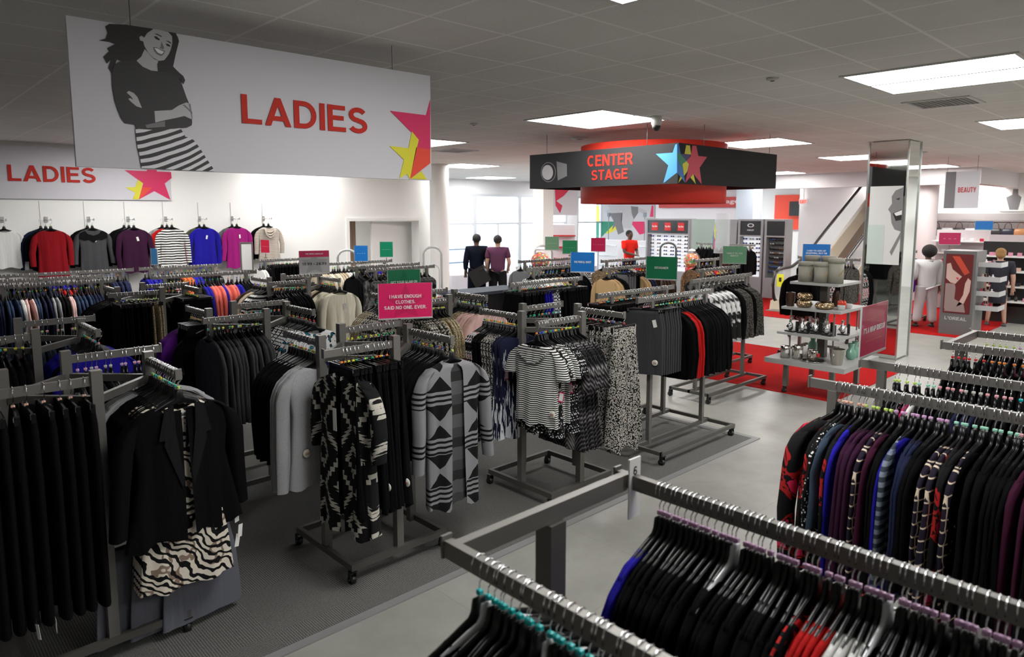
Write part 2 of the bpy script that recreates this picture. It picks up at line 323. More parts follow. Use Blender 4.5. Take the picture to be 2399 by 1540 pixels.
struct('trim_1', MB().lo_hi((-4,3.34,.0), (6.55,13.2,.006)), CP, label='grey ribbed carpet field under the racks')
struct('trim_2', MB().lo_hi((-4,3.28,.0), (6.61,3.34,.008)).lo_hi((6.55,3.34,0),(6.61,13.2,.008)), mat('grey carpet edging', (.2,.2,.2), .5), label='grey edging strip around the carpet')
struct('trim_3', MB().lo_hi((8.55,3.33,.0), (11.38,11,.008)), REDC, label='red carpet runner under the display table')
struct('trim_4', MB().lo_hi((14.75,3.36,.0), (24,11,.008)), REDC, label='red carpet under the cosmetics stands')
struct('ceiling', MB().lo_hi((-4,-7,HC), (33,19,HC+.1)), CE)
# back wall with the recess opening
YW = 13.4
struct('wall_back', MB().lo_hi((-4,YW,0), (7.82,YW+.15,HC)).lo_hi((7.82,YW,2.13),(9.65,YW+.15,HC)).lo_hi((9.65,YW,0),(10.15,YW+.15,HC)), WALL)
struct('wall_recess', MB().lo_hi((7.5,YW+2.6,0), (10.3,YW+2.7,2.4)).lo_hi((7.4,YW+.15,0),(7.5,YW+2.6,2.4)).lo_hi((10.05,YW+.15,0),(10.15,YW+4.4,HC)).lo_hi((7.4,YW+.15,2.3),(10.1,YW+2.6,2.4)), WALL)
fr = MB(); fr.lo_hi((7.74,YW-.03,0),(7.82,YW,2.2)); fr.lo_hi((9.65,YW-.03,0),(9.73,YW,2.2)); fr.lo_hi((7.82,YW-.03,2.13),(9.65,YW,2.2))
struct('trim_5', fr, WALL, label='white trim round the recess opening')
dl = MB(); dl.box((0,0,0),(1.32,.05,2.1))
struct('door_1', dl, WALL, loc=(9.12,YW+.32,1.05), rz=.22)
struct('wall_left', MB().lo_hi((-4.1,-7,0), (-4,19,HC)), WALL)
struct('wall_front', MB().lo_hi((-4,-7.1,0), (33,-7,HC)), WALL)
struct('wall_right', MB().lo_hi((30,-7,0), (30.1,19,HC)), WALL)
seam = MB()
for x in (2.22, 2.84, 3.45, 4.07, 4.68, 5.28, 5.9): seam.lo_hi((x-.004, YW-.004, 0), (x+.004, YW-.0005, 2.5))
struct('trim_6', seam, mat('slotted standard', (.3,.3,.3), .5), label='narrow slotted standards in the white wall')
# white round column at the end of the back wall, white square column by the entrance
struct('wall_column_round', MB().lathe((9.93,12.95,0), [(.22,0),(.22,HC)], 28), WALL)
struct('wall_column_square', MB().lo_hi((12.1,11.7,0),(12.45,12.05,HC)), WALL, )
# shop front: mullioned glazing on the far side
FRM = mat('pale aluminium frame', (.55,.58,.62), .4, .3); FRD = mat('dark aluminium frame', (.12,.14,.16), .4, .5)
GLS = mat('window glass', (.9,.95,1), .02, trans=1, spec=.5)
YF = 18.0
struct('wall_shopfront', MB().lo_hi((10.1,YF,2.95),(22,YF+.15,HC)).lo_hi((10.1,YF,0),(22,YF+.15,.12)).lo_hi((19.9,YF,0),(20.5,YF+.15,HC)), mat('white bulkhead paint', (.7,.71,.74), .7))
for wi, (x0, x1, dark) in enumerate([(10.2,12.9,0),(12.9,15.3,1),(15.3,17.4,0),(17.4,18.9,0),(18.9,19.9,0),(20.5,22.0,0)]):
    f = MB(); w = .07
    f.lo_hi((x0,YF-.02,.12),(x0+w,YF+.08,2.95)); f.lo_hi((x1-w,YF-.02,.12),(x1,YF+.08,2.95)); f.lo_hi((x0+w,YF-.02,2.87),(x1-w,YF+.08,2.95)); f.lo_hi((x0+w,YF-.02,.12),(x1-w,YF+.08,.2)); f.lo_hi((x0+w,YF-.02,1.92),(x1-w,YF+.08,1.98))
    if x1-x0 > 1.8: f.lo_hi(((x0+x1)/2-.03,YF-.02,.2),((x0+x1)/2+.03,YF+.08,1.92))
    fo = struct('window_%d' % (wi+1), f, FRM)
    g = MB(); g.lo_hi((x0+w,YF+.02,.2),(x1-w,YF+.03,2.87)); g.build('pane', GLS, fo)
    if wi == 1: MB().lo_hi((x0-.05,YF-.06,0),(x0+.02,YF+.1,2.95)).build('mullion', FRD, fo)
# street outside
struct('floor_street', MB().lo_hi((5,18.2,-.12),(34,34,-.02)), mat('pale paving', (.5,.52,.55), .8))
bw = MB(); 
for k in range(14):
    bw.lo_hi((17,27,k*.32),(30,27.3,k*.32+.3))
tmp = bw.build('brick_wall', mat('pale painted block wall', (.8,.83,.88), .8), label='pale painted block wall across the street outside the windows', cat='wall')
rl = thing('street_railing', 'blue-grey metal railing outside the shop front windows', 'railing', (0,0,0))
RB = mat('blue grey railing paint', (.13,.2,.28), .5)
for z in (.95, .45): MB().tube([(11,20.5,z),(18,20.5,z)], .03, 8).build('rail', RB, rl)
for k in range(8): MB().tube([(11+k,20.5,-.02),(11+k,20.5,.95)], .025, 8).build('post', RB, rl)
# far end of the shop: white wall with a red fascia, behind the optical cases
struct('wall_service', MB().lo_hi((22,11.6,0),(22.15,18,HC)), mat('cool white wall', (.8,.8,.84), .8))
fas = thing('red_fascia', 'red fascia band with white lettering on the wall behind the sunglasses', 'sign', (21.93,0,0))
MB().lo_hi((-.04,11.6,2.5),(.04,15.2,2.86)).build('panel', mat('red laminate', (.5,.02,.015), .4), fas)
textobj('lettering', 'stage', .75, .16, mat('pale pink letters', (.8,.6,.6), .5), fas, (-.045, 12.35, 2.68), (0,-1,0))
struct('wall_column_blue', MB().lo_hi((19.3,10.1,0),(19.85,10.65,HC)), mat('pale blue column paint', (.55,.63,.72), .6))
# red wall panel and screen
rp = thing('red_wall_panel', 'orange red wall panel beyond the blue grey column', 'panel', (29.9,13.3,0)); 
MB().lo_hi((-.05,-.9,1.6),(0,1.3,3.1)).build('panel', mat('orange red panel', (.8,.06,.02), .5), rp)
tv = thing('wall_television', 'tilted black television on the orange red wall panel', 'television', (29.6,13.25,2.5))
b_ = MB(); b_.box((0,0,0),(.08,1.1,.62)); b_.build('screen', BPL, tv); MB().box((.15,0,0),(.25,.1,.1)).build('bracket', STEELD, tv)
# bulkhead beam round the escalator opening
struct('ceiling_bulkhead', MB().lo_hi((20,4.6,3.02),(20.3,12,HC)).lo_hi((20.3,4.6,3.02),(26,4.9,HC)), mat('bulkhead paint', (.62,.6,.6), .8))
# ---------------------------------------------------------------- ceiling fixtures
LENS = mat('lit diffuser', (1,1,1), .5, emit=(1,.985,.96), es=PANEL_STRENGTH)
LFR = mat('white fixture frame', (.6,.6,.58), .5)
fm = MB()
for x in (-.61, 0, .61-.0): pass
w2, l2 = .61, .61
fm.lo_hi((-w2,-l2,-.012),(w2,-l2+.03,0)); fm.lo_hi((-w2,l2-.03,-.012),(w2,l2,0)); fm.lo_hi((-w2,-l2+.03,-.012),(-w2+.03,l2-.03,0)); fm.lo_hi((w2-.03,-l2+.03,-.012),(w2,l2-.03,0)); fm.lo_hi((-.02,-l2+.03,-.012),(.02,l2-.03,0))
fmm = fm.mesh('fixture_frame', LFR)
lm = MB().lo_hi((-w2+.03,-l2+.03,-.008),(-.02,l2-.03,-.003)).mesh('diffuser', LENS); lm2 = MB().lo_hi((.02,-l2+.03,-.008),(w2-.03,l2-.03,-.003)).mesh('diffuser', LENS)
CELL = {0:'nearest',1:'second',2:'third',3:'fourth',4:'fifth',5:'sixth',6:'farthest'}
for i in range(7):
    for j in range(-1, 5):
        x = 2.5+4.1*i; y = 1.82+3.7*j
        if (i == 0 and j >= 1): continue
        if x < 10 and y > 13: continue
        if y > 17.6 or (x>22.2 and y > 12.5 and x < 24): continue
        rowd = 'row %s' % {-2:'far behind the camera', -1:'right of the camera', 0:'through the display table side', 1:'over the hanging star sign', 2:'beyond the star sign', 3:'along the white back wall', 4:'beside the entrance windows'}[j]
        o = thing('ceiling_light', 'twin fluorescent ceiling panel, %s in the %s' % (CELL[i], rowd), 'ceiling light', (x,y,HC), 0, 'fluorescent ceiling panels')
        put('fixture_frame', fmm, o); put('diffuser', lm, o); put('diffuser', lm2, o)
for nm, x, y, d in (('square air vent in the ceiling below the large right light', 8.15, 2.25, .3), ('square air vent in the ceiling right of the large hanging banner', 8.0, 9.95, .3)):
    o = thing('ceiling_vent', nm, 'vent', (x,y,HC)); f = MB(); f.lo_hi((-d,-d,-.012),(d,-d+.04,0)); f.lo_hi((-d,d-.04,-.012),(d,d,0)); f.lo_hi((-d,-d+.04,-.012),(-d+.04,d-.04,0)); f.lo_hi((d-.04,-d+.04,-.012),(d,d-.04,0)); f.build('frame', LFR, o)
    g = MB()
    for k in range(12): g.box((0,-d+.07+k*.042,-.006),(2*d-.08,.022,.008))
    g.build('louvre', mat('vent louvre', (.25,.25,.24), .6), o)
for k, (x, y, lab) in enumerate([(8.0,6.99,'ceiling speaker ring left of the star sign'),(5.67,2.84,'small sprinkler disc in the ceiling tiles at upper right'),(5.77,6.8,'small sprinkler disc near the hanging banner'),(14.4,4.3,'round ceiling disc left of the mirrored column')]):
    o = thing('ceiling_disc', lab, 'ceiling disc', (x,y,HC)); r = (.13,.05,.05,.12)[k]
    MB().lathe((0,0,-.025), [(r*.5,0),(r,.01),(r,.024)], 20, 0, True).build('rim', LFR, o); MB().lathe((0,0,-.03), [(r*.2,0),(r*.45,.006)], 16, 0, True).build('centre', STEELD, o)
o = thing('security_camera_dome', 'small white dome camera on the ceiling above the star sign', 'camera', (6.9,4.85,HC))
MB().lathe((0,0,-.12), [(.04,0),(.06,.03),(.065,.12)], 20, 0, True).build('housing', LFR, o); MB().sphere((0,0,-.12), .05, n=14).build('dome', BPL, o)
for nm, x, y in (('added ceiling panel washing the white wall, unseen behind the large banner',3.5,11.5),('added ceiling panel hidden behind the large banner over the sequin rack',2.9,9.3)):  # panels added out of sight to brighten the left of the back wall
    o = thing('ceiling_light', nm, 'ceiling light', (x,y,HC), 0, 'fluorescent ceiling panels'); put('fixture_frame', fmm, o); put('diffuser', lm, o); put('diffuser', lm2, o)
o = thing('recess_fill_light', 'added unseen fill light in the recess ceiling beyond the opening', 'ceiling light', (8.5,14.9,2.3)); MB().box((0,0,-.01),(.66,.66,.02)).build('frame', LFR, o); MB().box((0,0,-.022),(.6,.6,.004)).build('diffuser', LENS, o)  # unseen lamp added to brighten the recess walls and door
# mirrored column
MIR = mat('mirror', (.82,.86,.84), .03, 1); EDG = mat('mirror edge strip', (.5,.52,.5), .25, .8)
mc = thing('mirrored_column', 'square mirror-clad column behind the tiered display table', 'column', (12.05,3.95,0))
MB().box((0,0,HC/2),(.5,.5,HC-.002)).build('core', WALL, mc)
for dx, dy, sx, sy in ((-.27,0,.02,.54),(0,-.27,.54,.02),(.27,0,.02,.54),(0,.27,.54,.02)):
    MB().box((dx,dy,.02+(HC-.03)/2),(sx-.0 if sx>.1 else sx, sy, HC-.04)).build('mirror_panel', MIR, mc)
for dx in (-.285,.285):
    for dy in (-.285,.285): MB().box((dx,dy,HC/2),(.022,.022,HC-.004)).build('edge_strip', EDG, mc)
pp = MB().lo_hi((-.2832,-.24,1.5),(-.2812,.24,2.72)).build('reflected_poster', mat('reflected poster white', (.62,.64,.63), .4), mc)  # reflection of a poster wall, modelled as a flat panel on the mirror
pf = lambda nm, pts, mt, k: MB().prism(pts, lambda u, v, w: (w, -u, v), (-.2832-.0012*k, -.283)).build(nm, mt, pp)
GRY = mat('reflected poster grey', (.2,.2,.2), .5)
pf('reflected_face', [(.2,2.68),(.24,2.7),(.24,2.02),(.15,2.05),(.1,2.15),(.08,2.3),(.04,2.36),(.09,2.45),(.08,2.56),(.13,2.65)], GRY, 1); pf('reflected_mouth', [(.11,2.3),(.24,2.36),(.24,2.2),(.16,2.18)], mat('poster black', (.02,.02,.02), .5), 2); pf('reflected_teeth', [(.13,2.3),(.24,2.35),(.24,2.28),(.16,2.26)], WHT_M, 3); pf('reflected_eye', [(.14,2.52),(.2,2.54),(.19,2.5)], mat('poster black'), 2); pf('reflected_collar', [(.1,1.7),(.24,2.02),(.24,1.92),(.13,1.64)], GRY, 1)  # reflected face painted as flat shapes on the column
MB().lo_hi((-.287,.0,1.5),(-.2834,.24,2.12)).build('reflected_glass', mat('reflected green glass', (.5,.6,.56), .3), pp)  # reflection of greenish glass, painted as a thin slab
# ================================================================ HANGING SIGNS
SG = mat('lilac grey banner face', (.56,.55,.59), .6, spec=.3); RED = mat('poster red', (.48,.024,.014), .6, spec=.2); MAG = mat('poster magenta', (.6,.012,.1), .5); YEL = mat('poster yellow', (.62,.58,.02), .5); ORG = mat('poster orange red', (.7,.05,.02), .5)
HAIR = mat('poster dark hair', (.012,.011,.012), .6); SKN = mat('poster grey skin', (.42,.41,.42), .6); SKD = mat('poster shade grey', (.16,.155,.16), .6); SWT = mat('poster black jumper', (.022,.021,.023), .6); TEETH = mat('poster white', (.75,.75,.77), .6)
YS = 4.05
ls = thing('hanging_banner', 'large hanging LADIES banner with a photo of a smiling woman', 'sign', (0,YS,0))
x0, z1 = onY(155,35,YS); x1, _ = onY(1009,175,YS); z0 = onY(182,390,YS)[1]
MB().lo_hi((x0,.004,z0),(x1,.03,z1)).build('board', SG, ls); SXE = x1
def dec(parent, name, pts, mt, lay, plane, sc=1, ox=0, oy=0, label=None):
    """flat printed shape raised a hair from its sign: plane=('Y',v) or ('X',v) with lay = layer number"""
    q = []
    for x, y in pts:
        X, Y = ox+x/sc, oy+y/sc
        q.append(onY(X, Y, plane[1]) if plane[0] == 'Y' else onX(X, Y, plane[1]))
    d0 = -.0006*lay-.0002; lc = parent.location; pv = plane[1]
    f = (lambda u, v, w: (u-lc.x, w+pv-lc.y, v-lc.z)) if plane[0] == 'Y' else (lambda u, v, w: (w+pv-lc.x, u-lc.y, v-lc.z))
    return MB().prism(q, f, (d0, .002)).build(name, mt, parent, label=label)
Z3 = lambda name, pts, mt, lay: dec(ls, name, pts, mt, lay, ('Y', YS), 3.08)
Z3('hair', [(790,172),(905,178),(1090,205),(1210,228),(1270,238),(1292,290),(1282,340),(1262,400),(1250,480),(1290,520),(1325,550),(1338,580),(1325,608),(1312,565),(1260,560),(1200,520),(1130,515),(1060,440),(990,440),(900,450),(845,430),(830,470),(808,530),(785,490),(802,430),(775,458),(748,410),(790,370),(775,348),(830,318),(790,302),(715,292),(765,278),(778,235),(762,190)], HAIR, 1)
Z3('neck', [(1045,355),(1110,425),(1142,438),(1138,480),(1142,515),(1090,508),(1030,482),(985,440),(1020,410)], SKN, 2)
Z3('face', [(1110,208),(1160,218),(1215,232),(1242,262),(1244,310),(1232,360),(1210,412),(1185,435),(1150,440),(1108,418),(1068,378),(1042,330),(1035,300),(1012,292),(1006,268),(1022,258),(1042,272),(1062,240)], SKN, 3)
Z3('eye', [(1110,262),(1130,264),(1155,285),(1150,292),(1125,282)], HAIR, 4); Z3('eye', [(1195,315),(1215,318),(1232,332),(1225,338),(1205,332)], HAIR, 4)
Z3('brow', [(1112,245),(1135,244),(1168,262),(1166,268),(1135,252)], HAIR, 4); Z3('brow', [(1195,292),(1220,298),(1238,312),(1234,316),(1215,305)], HAIR, 4)
Z3('nose', [(1165,300),(1185,345),(1178,358),(1150,345),(1160,340)], SKD, 4)
Z3('lips', [(1104,340),(1130,342),(1160,358),(1192,368),(1180,395),(1160,405),(1130,390),(1112,368)], SKD, 4); Z3('teeth', [(1114,348),(1135,350),(1160,364),(1184,374),(1168,392),(1140,382)], TEETH, 5)
Z3('hair_lock', [(1244,262),(1282,262),(1292,300),(1268,395),(1250,480),(1300,545),(1318,600),(1290,560),(1210,525),(1140,515),(1135,460),(1185,437),(1228,380),(1246,310)], HAIR, 4)
Z3('jumper', [(870,442),(985,438),(1030,482),(1090,510),(1150,517),(1210,522),(1290,560),(1310,600),(1345,700),(1372,765),(1386,870),(1384,905),(1350,922),(1260,930),(1100,938),(985,930),(975,900),(905,890),(875,850),(850,790),(828,720),(812,630),(808,530),(826,465)], SWT, 5)
Z3('forearm', [(1115,802),(1240,795),(1290,762),(1345,740),(1378,752),(1380,775),(1390,820),(1393,862),(1375,858),(1330,838),(1270,852),(1190,868),(1121,885)], SKN, 6)
Z3('sleeve_line', [(1190,872),(1290,852),(1340,842),(1387,875),(1384,900),(1340,885),(1290,890),(1192,920)], SWT, 7); Z3('forearm', [(1050,902),(1190,874),(1193,915),(1060,925)], SKD, 6)
Z3('hand', [(914,668),(930,657),(965,672),(992,702),(1024,780),(985,768),(945,735),(926,714),(940,709),(962,722),(948,700)], SKN, 6)
for k in range(4): Z3('finger', [(1295+k*22,762-k*4),(1312+k*20,760-k*4),(1388,790+k*22),(1385,800+k*20)], SKD, 7) if k % 2 else None
STR = mat('poster striped skirt'); n = N(STR)
fz = n.m_('ADD', n.z, n.m_('ADD', n.m_('MULTIPLY', n.m_('POWER', n.m_('ABSOLUTE', n.m_('SUBTRACT', n.x, 1.1)), 1.5), -.65), n.m_('MULTIPLY', n.noise(6), .02)))
n.color(n.ramp(n.fr(fz, 25.5), [(0, (.02,.02,.022)), (.5, (.62,.61,.64))]))
Z3('skirt', [(978,930),(1100,938),(1260,930),(1300,925),(1325,960),(1338,988),(1365,992),(1398,1012),(1440,1065),(1490,1145),(1553,1237),(1300,1228),(1022,1212),(1012,1140),(992,1060),(984,990)], STR, 6)
c2 = lambda nm, pts, mt, lay: dec(ls, nm, pts, mt, lay, ('Y', YS), 1.9992)
c2('star', [(1828,519),(1997,540),(2016,468),(2016,765),(1921,838),(1962,655)], MAG, 1); c2('star', [(1825,684),(1914,694),(1930,616),(1962,655),(1921,838),(1905,815),(1872,836),(1893,748)], YEL, 2); c2('star', [(1921,838),(1975,802),(2000,841)], YEL, 2); c2('star', [(1950,690),(2016,700),(2016,765),(1921,838)], ORG, 2)
cx0, cz0 = onY(568,300,YS); cx1, cz1 = onY(860,268,YS)
za = (onY(572,221,YS)[1]+onY(855,254,YS)[1])/2; zb = (onY(572,291,YS)[1]+onY(855,312,YS)[1])/2
textobj('lettering', 'LADIES', cx1-cx0, za-zb, RED, ls, ((cx0+cx1)/2, 0, (za+zb)/2), (1,0,0), off=.001)
for px in (308, 922):
    wx = onY(px, 60 if px < 500 else 158, YS)[0]; MB().tube([(wx,.015,z1-.005),(wx,.015,HC)], .002, 6).build('suspension_wire', STEELD, ls)
# wall sign
YL = 13.36
wl = thing('wall_banner', 'second LADIES banner mounted flat along the top of the white wall', 'sign', (0,YL,0))
xr = onY(403,470,YL)[0]; zb_ = onY(403,470,YL)[1]; zt_ = 3.36
MB().lo_hi((-.8,.003,zb_),(xr,.035,zt_)).build('board', SG, wl)
zw = lambda nm, pts, mt, lay: dec(wl, nm, pts, mt, lay*3, ('Y', YL), 3.08)
zw('star', [(900,1228),(1060,1235),(1092,1120),(1135,1238),(1235,1242),(1240,1285),(1190,1325),(1232,1443),(1115,1380),(1003,1440),(1035,1325)], MAG, 1); zw('star', [(905,1352),(975,1352),(998,1298),(1032,1322),(1003,1440),(958,1438),(978,1392)], YEL, 2); zw('star', [(1028,1352),(1098,1355),(1055,1395),(1005,1440)], ORG, 2)
ax, az_ = onY(20,427,YL); bx, bz_ = onY(225,428,YL)
textobj('lettering', 'LADIES', bx-ax, (onY(120,390,YL)[1]-onY(120,427,YL)[1]), RED, wl, ((ax+bx)/2, 0, onY(120,408,YL)[1]), (1,0,0), off=.004, depth=.006)
# centre stage sign
XC, YC, LC, ZB_, ZT_ = 7.35, 4.84, 2.55, 2.66, 3.15
cs = thing('star_box_sign', 'square black CENTER STAGE box sign hung over a red drum', 'sign', (0,0,0))
DK = mat('dark grey sign face', (.028,.028,.03), .75, spec=.15)
f = MB(); t = .03
f.lo_hi((XC,YC,ZB_),(XC+LC,YC+t,ZT_)); f.lo_hi((XC,YC+t,ZB_),(XC+t,YC+LC,ZT_)); f.lo_hi((XC+t,YC+LC-t,ZB_),(XC+LC,YC+LC,ZT_)); f.lo_hi((XC+LC-t,YC+t,ZB_),(XC+LC,YC+LC-t,ZT_))
f.build('fascia', DK, cs)
DR = mat('red drum', (.8,.045,.025), .55)
dm = MB(); dm.lathe((XC+LC/2,YC+LC/2,2.44), [(1.03,0),(1.05,0),(1.05,3.27-2.44),(1.03,3.27-2.44),(1.03,0)], 64); dm.build('drum', DR, cs)
e = lambda nm, pts, mt, lay: dec(cs, nm, pts, mt, lay, ('Y', YC), 3.427, 1200, 300)
g_ = lambda nm, pts, mt, lay: dec(cs, nm, pts, mt, lay, ('X', XC), 3.427, 1200, 300)
BLU = mat('poster light blue', (.06,.24,.48), .6, spec=.2); BLD = mat('poster blue', (.01,.14,.45), .5); GRN = mat('poster green', (.005,.2,.11), .5); PUR = mat('poster purple', (.03,.015,.12), .5); STR_R = mat('poster star red', (.55,.02,.06), .5)
g_('star', [(1155,208),(1290,198),(1312,132),(1324,130),(1324,358),(1215,443),(1255,300)], BLU, 1)
e('star', [(1326,130),(1340,130),(1352,202),(1400,265),(1368,310),(1390,440),(1326,358)], BLD, 1); e('star', [(1326,200),(1352,202),(1402,265),(1370,330),(1326,250)], GRN, 2)
e('star', [(1398,138),(1428,141),(1437,213),(1385,208)], YEL, 2); e('star', [(1350,207),(1437,213),(1402,266)], PUR, 3)
e('star', [(1447,142),(1478,144),(1495,225),(1565,232),(1505,320),(1522,452),(1455,368),(1390,440),(1410,350),(1372,300),(1402,265),(1435,225)], STR_R, 3)
e('star', [(1368,290),(1400,266),(1418,290),(1405,350),(1380,385)], YEL, 4); e('star', [(1432,398),(1455,368),(1474,450)], YEL, 4); e('star', [(1335,441),(1352,388),(1364,404)], YEL, 4)
cx_, cy_ = 292, 355
ell = lambda rx, ry, cx=cx_, cy=cy_: [(cx+rx*cos(2*pi*k/28), cy+ry*sin(2*pi*k/28)) for k in range(28)]
g_('lamp_housing', ell(60,80), SKD, 1); g_('lamp_ring', ell(55,74), DK, 2); g_('lamp_lens', ell(44,60,286,357), SKN, 3); g_('barn_door', [(358,268),(440,290),(442,385),(368,422)], SKD, 2)
for s_, a, b, c, d in (('CENTER',607,972,208,303),('STAGE',640,930,330,416)):
    y0, _ = onX(1200+a/3.427, 300+(c+d)/2/3.427, XC); y1, _ = onX(1200+b/3.427, 300+(c+d)/2/3.427, XC)
    zz = onX(1200+(a+b)/2/3.427, 300+(c+d)/2/3.427, XC)[1]; hh = onX(1200+(a+b)/2/3.427, 300+c/3.427, XC)[1]-onX(1200+(a+b)/2/3.427, 300+d/3.427, XC)[1]
    textobj('lettering', s_, abs(y0-y1), hh*.97, RED, cs, (XC,(y0+y1)/2,zz), (0,-1,0), off=.001, depth=.003)
for x, y in ((XC+.05,YC+.5),(XC+.05,YC+LC-.3),(XC+.6,YC+.02),(XC+LC-.2,YC+.02)): MB().tube([(x,y,ZT_-.01),(x,y,HC)], .004, 6).build('suspension_wire', STEEL, cs)
# ================================================================ GARMENTS ON HANGERS
def hook_mb(mb, n, mi, r=.0019):
    return mb.tube([(-.02,0,-.03),(-.0215,0,-.012),(-.016,0,.0),(0,0,.0045),(.016,0,0),(.024,0,-.015),(.0235,0,-.038),(.014,0,-.056),(.002,0,-.066),(0,0,-.098)], r, n, mi)
HX = [0,.016,.021,.03,.06,.13,.19,.207]; HU = [-.1,-.1,-.128,-.142,-.153,-.182,-.213,-.233]; HL = [-.172,-.172,-.172,-.174,-.18,-.207,-.236,-.242]
def hanger_mb(mb, lod, mi):
    xs = [-x for x in HX[::-1]]+HX[1:]; U = HU[::-1]+HU[1:]; L = HL[::-1]+HL[1:]; w = .006
    rings = []
    for x, u, l in zip(xs, U, L):
        if lod: rings.append([(x,-w,l),(x,-w*.7,u-.002),(x,w*.7,u-.002),(x,w,l)])
        else: rings.append([(x,-w*.5,l),(x,-w,l+.004),(x,-w,u-.004),(x,-w*.5,u),(x,w*.5,u),(x,w,u-.004),(x,w,l+.004),(x,w*.5,l)])
    return mb.loft(rings, mi, True, True)
def clipbar_mb(mb, mi, mi2, hw=.15):
    mb.box((0,0,-.112),(hw*2+.03,.009,.014),mi); mb.box((0,0,-.1),(.03,.01,.02),mi)
    for s in (-1,1): mb.box((s*hw,0,-.125),(.022,.02,.04),mi); mb.box((s*hw,-.0105,-.118),(.012,.003,.02),mi2)
    return mb
def marker_mb(mb, mi): return mb.box((0,0,-.088),(.017,.015,.015),mi)
def fabric_mb(mb, kind, L, T, seed, lod, mi=0, sl=None, flare=.02, Wd=1.0, scoop=.03, gap=0):
    r = random.Random(seed); n = 20 if lod else 44; ph = [r.uniform(0,6.3) for _ in range(4)]
    def ring(z, a, b, fold, g=0, fz=0):
        out = []
        for k in range(n):
            if g: th = -pi/2 + g/2 + (2*pi-g)*k/(n-1)
            else: th = 2*pi*k/n - pi/2
            c, s_ = cos(th), sin(th)
            x = a*math.copysign(abs(c)**.8, c); y = b*math.copysign(abs(s_)**.6, s_)
            y += fold*(sin(x*52+ph[0])*.6+sin(x*95+ph[1]+z*3)*.4+ .5*sin(x*21+ph[2]))*(1 if s_ > 0 else .9)
            zz = z - (fz*math.exp(-(x/.07)**2) if s_ < 0 else fz*.25*math.exp(-(x/.07)**2))
            out.append((x, y, zz + (fold*.8*sin(x*30+ph[3]) if fold > .01 else 0)))
        return out
    if kind in ('top','fur'):
        top = -.15; nw = .062 if gap else .1; prof = [(top-(.0 if gap else .018), nw, T*.8, 0), (top-.028,.12,T,0),(top-.045,.165,T,0),(top-.068,.2,T,0),(top-.1,.212,T*1.05,.001),(top-.18,.205,T*1.1,T*.15),(top-.32,.19,T*1.15,T*.25),(top-L*.75,.195+flare*.5,T*1.2,T*.35),(top-L,.2+flare,T*1.25,T*.5)]
        g = gap
        rings = [ring(z, a*Wd, b, f, g, scoop if i == 0 else scoop*.5 if i == 1 else 0) for i, (z, a, b, f) in enumerate(prof)]
        if not lod:   # refine
            rr = [rings[0]]
            for A, B in zip(rings, rings[1:]):
                m = 2
                for q in range(1, m+1): rr.append([tuple(A[k][c]+(B[k][c]-A[k][c])*q/m for c in range(3)) for k in range(n)])
            rings = rr
        mb.loft(rings, mi, False, False, closed=not g)
        sl = .56 if sl is None else sl
        if sl > .04:
            m = 8 if lod else 14
            for s_ in (-1, 1):
                pr = [(.165,top-.055,.035,.0),(.2,top-.085,.05,.2),(.222,top-.13,.054,.5),(.243,top-.22,.05,1),(.258+r.uniform(-.012,.012),top-.085-sl*.6,.046,1),(.262+r.uniform(-.02,.02),top-.085-sl,.042,1)]
                if sl < .25: pr = pr[:3]+[(.25,top-.085-sl,.06,1)]
                rg = []
                for i, (x, z, rx, q) in enumerate(pr):
                    rg.append([(s_*x*Wd + rx*cos(2*pi*k/m)*.95, T*1.0*sin(2*pi*k/m) + .006*sin(z*20+ph[1])*q + (T*.12*sin(6*pi*k/m+ph[2]) if not lod else 0), z + (rx*.5*s_*cos(2*pi*k/m)*-1 if i < 3 else 0)) for k in range(m)])
                mb.loft(rg, mi)
    elif kind == 'skirt':
        prof = [(-.125,.155,T*.7,0),(-.15,.16,T*.8,0),(-.28,.185,T,T*.1),(-.12-L*.7,.19+flare*.6,T,T*.3),(-.12-L,.19+flare,T*1.05,T*.4)]
        mb.loft([ring(z, a*Wd, b, f) for z, a, b, f in prof], mi, True, False)
    elif kind == 'pleat':
        prof = [(-.125,.15,T*.6,0),(-.2,.155,T*.8,T*.3),(-.12-L*.35,.17+flare*.3,T,T*.6),(-.12-L*.7,.18+flare*.7,T*1.1,T*.8),(-.12-L,.185+flare,T*1.2,T)]
        mb.loft([ring(z, a*Wd, b, f) for z, a, b, f in prof], mi, True, False)
    elif kind == 'trousers':
        mb.loft([ring(z, a*Wd, b, f) for z, a, b, f in ((-.125,.15,T*.7,0),(-.2,.165,T,0),(-.4,.175,T,T*.1))], mi, True, False)
        m = 12
        for s_ in (-1, 1):
            mb.loft([[(s_*xc+rx*cos(2*pi*k/m), T*sin(2*pi*k/m)+s_*.002, z) for k in range(m)] for xc, z, rx in ((.088,-.36,.088),(.09,-.55,.085),(.092,-.12-L*.7,.08),(.092,-.12-L,.078))], mi)
    elif kind == 'folded':          # trousers folded over the bar
        mb.loft([ring(z, a*Wd, b, f) for z, a, b, f in ((-.13,.15,T*.7,0),(-.2,.15,T,0),(-.12-L*.6,.15,T,T*.2),(-.12-L,.15,T,T*.2))], mi, True, False)
    return mb
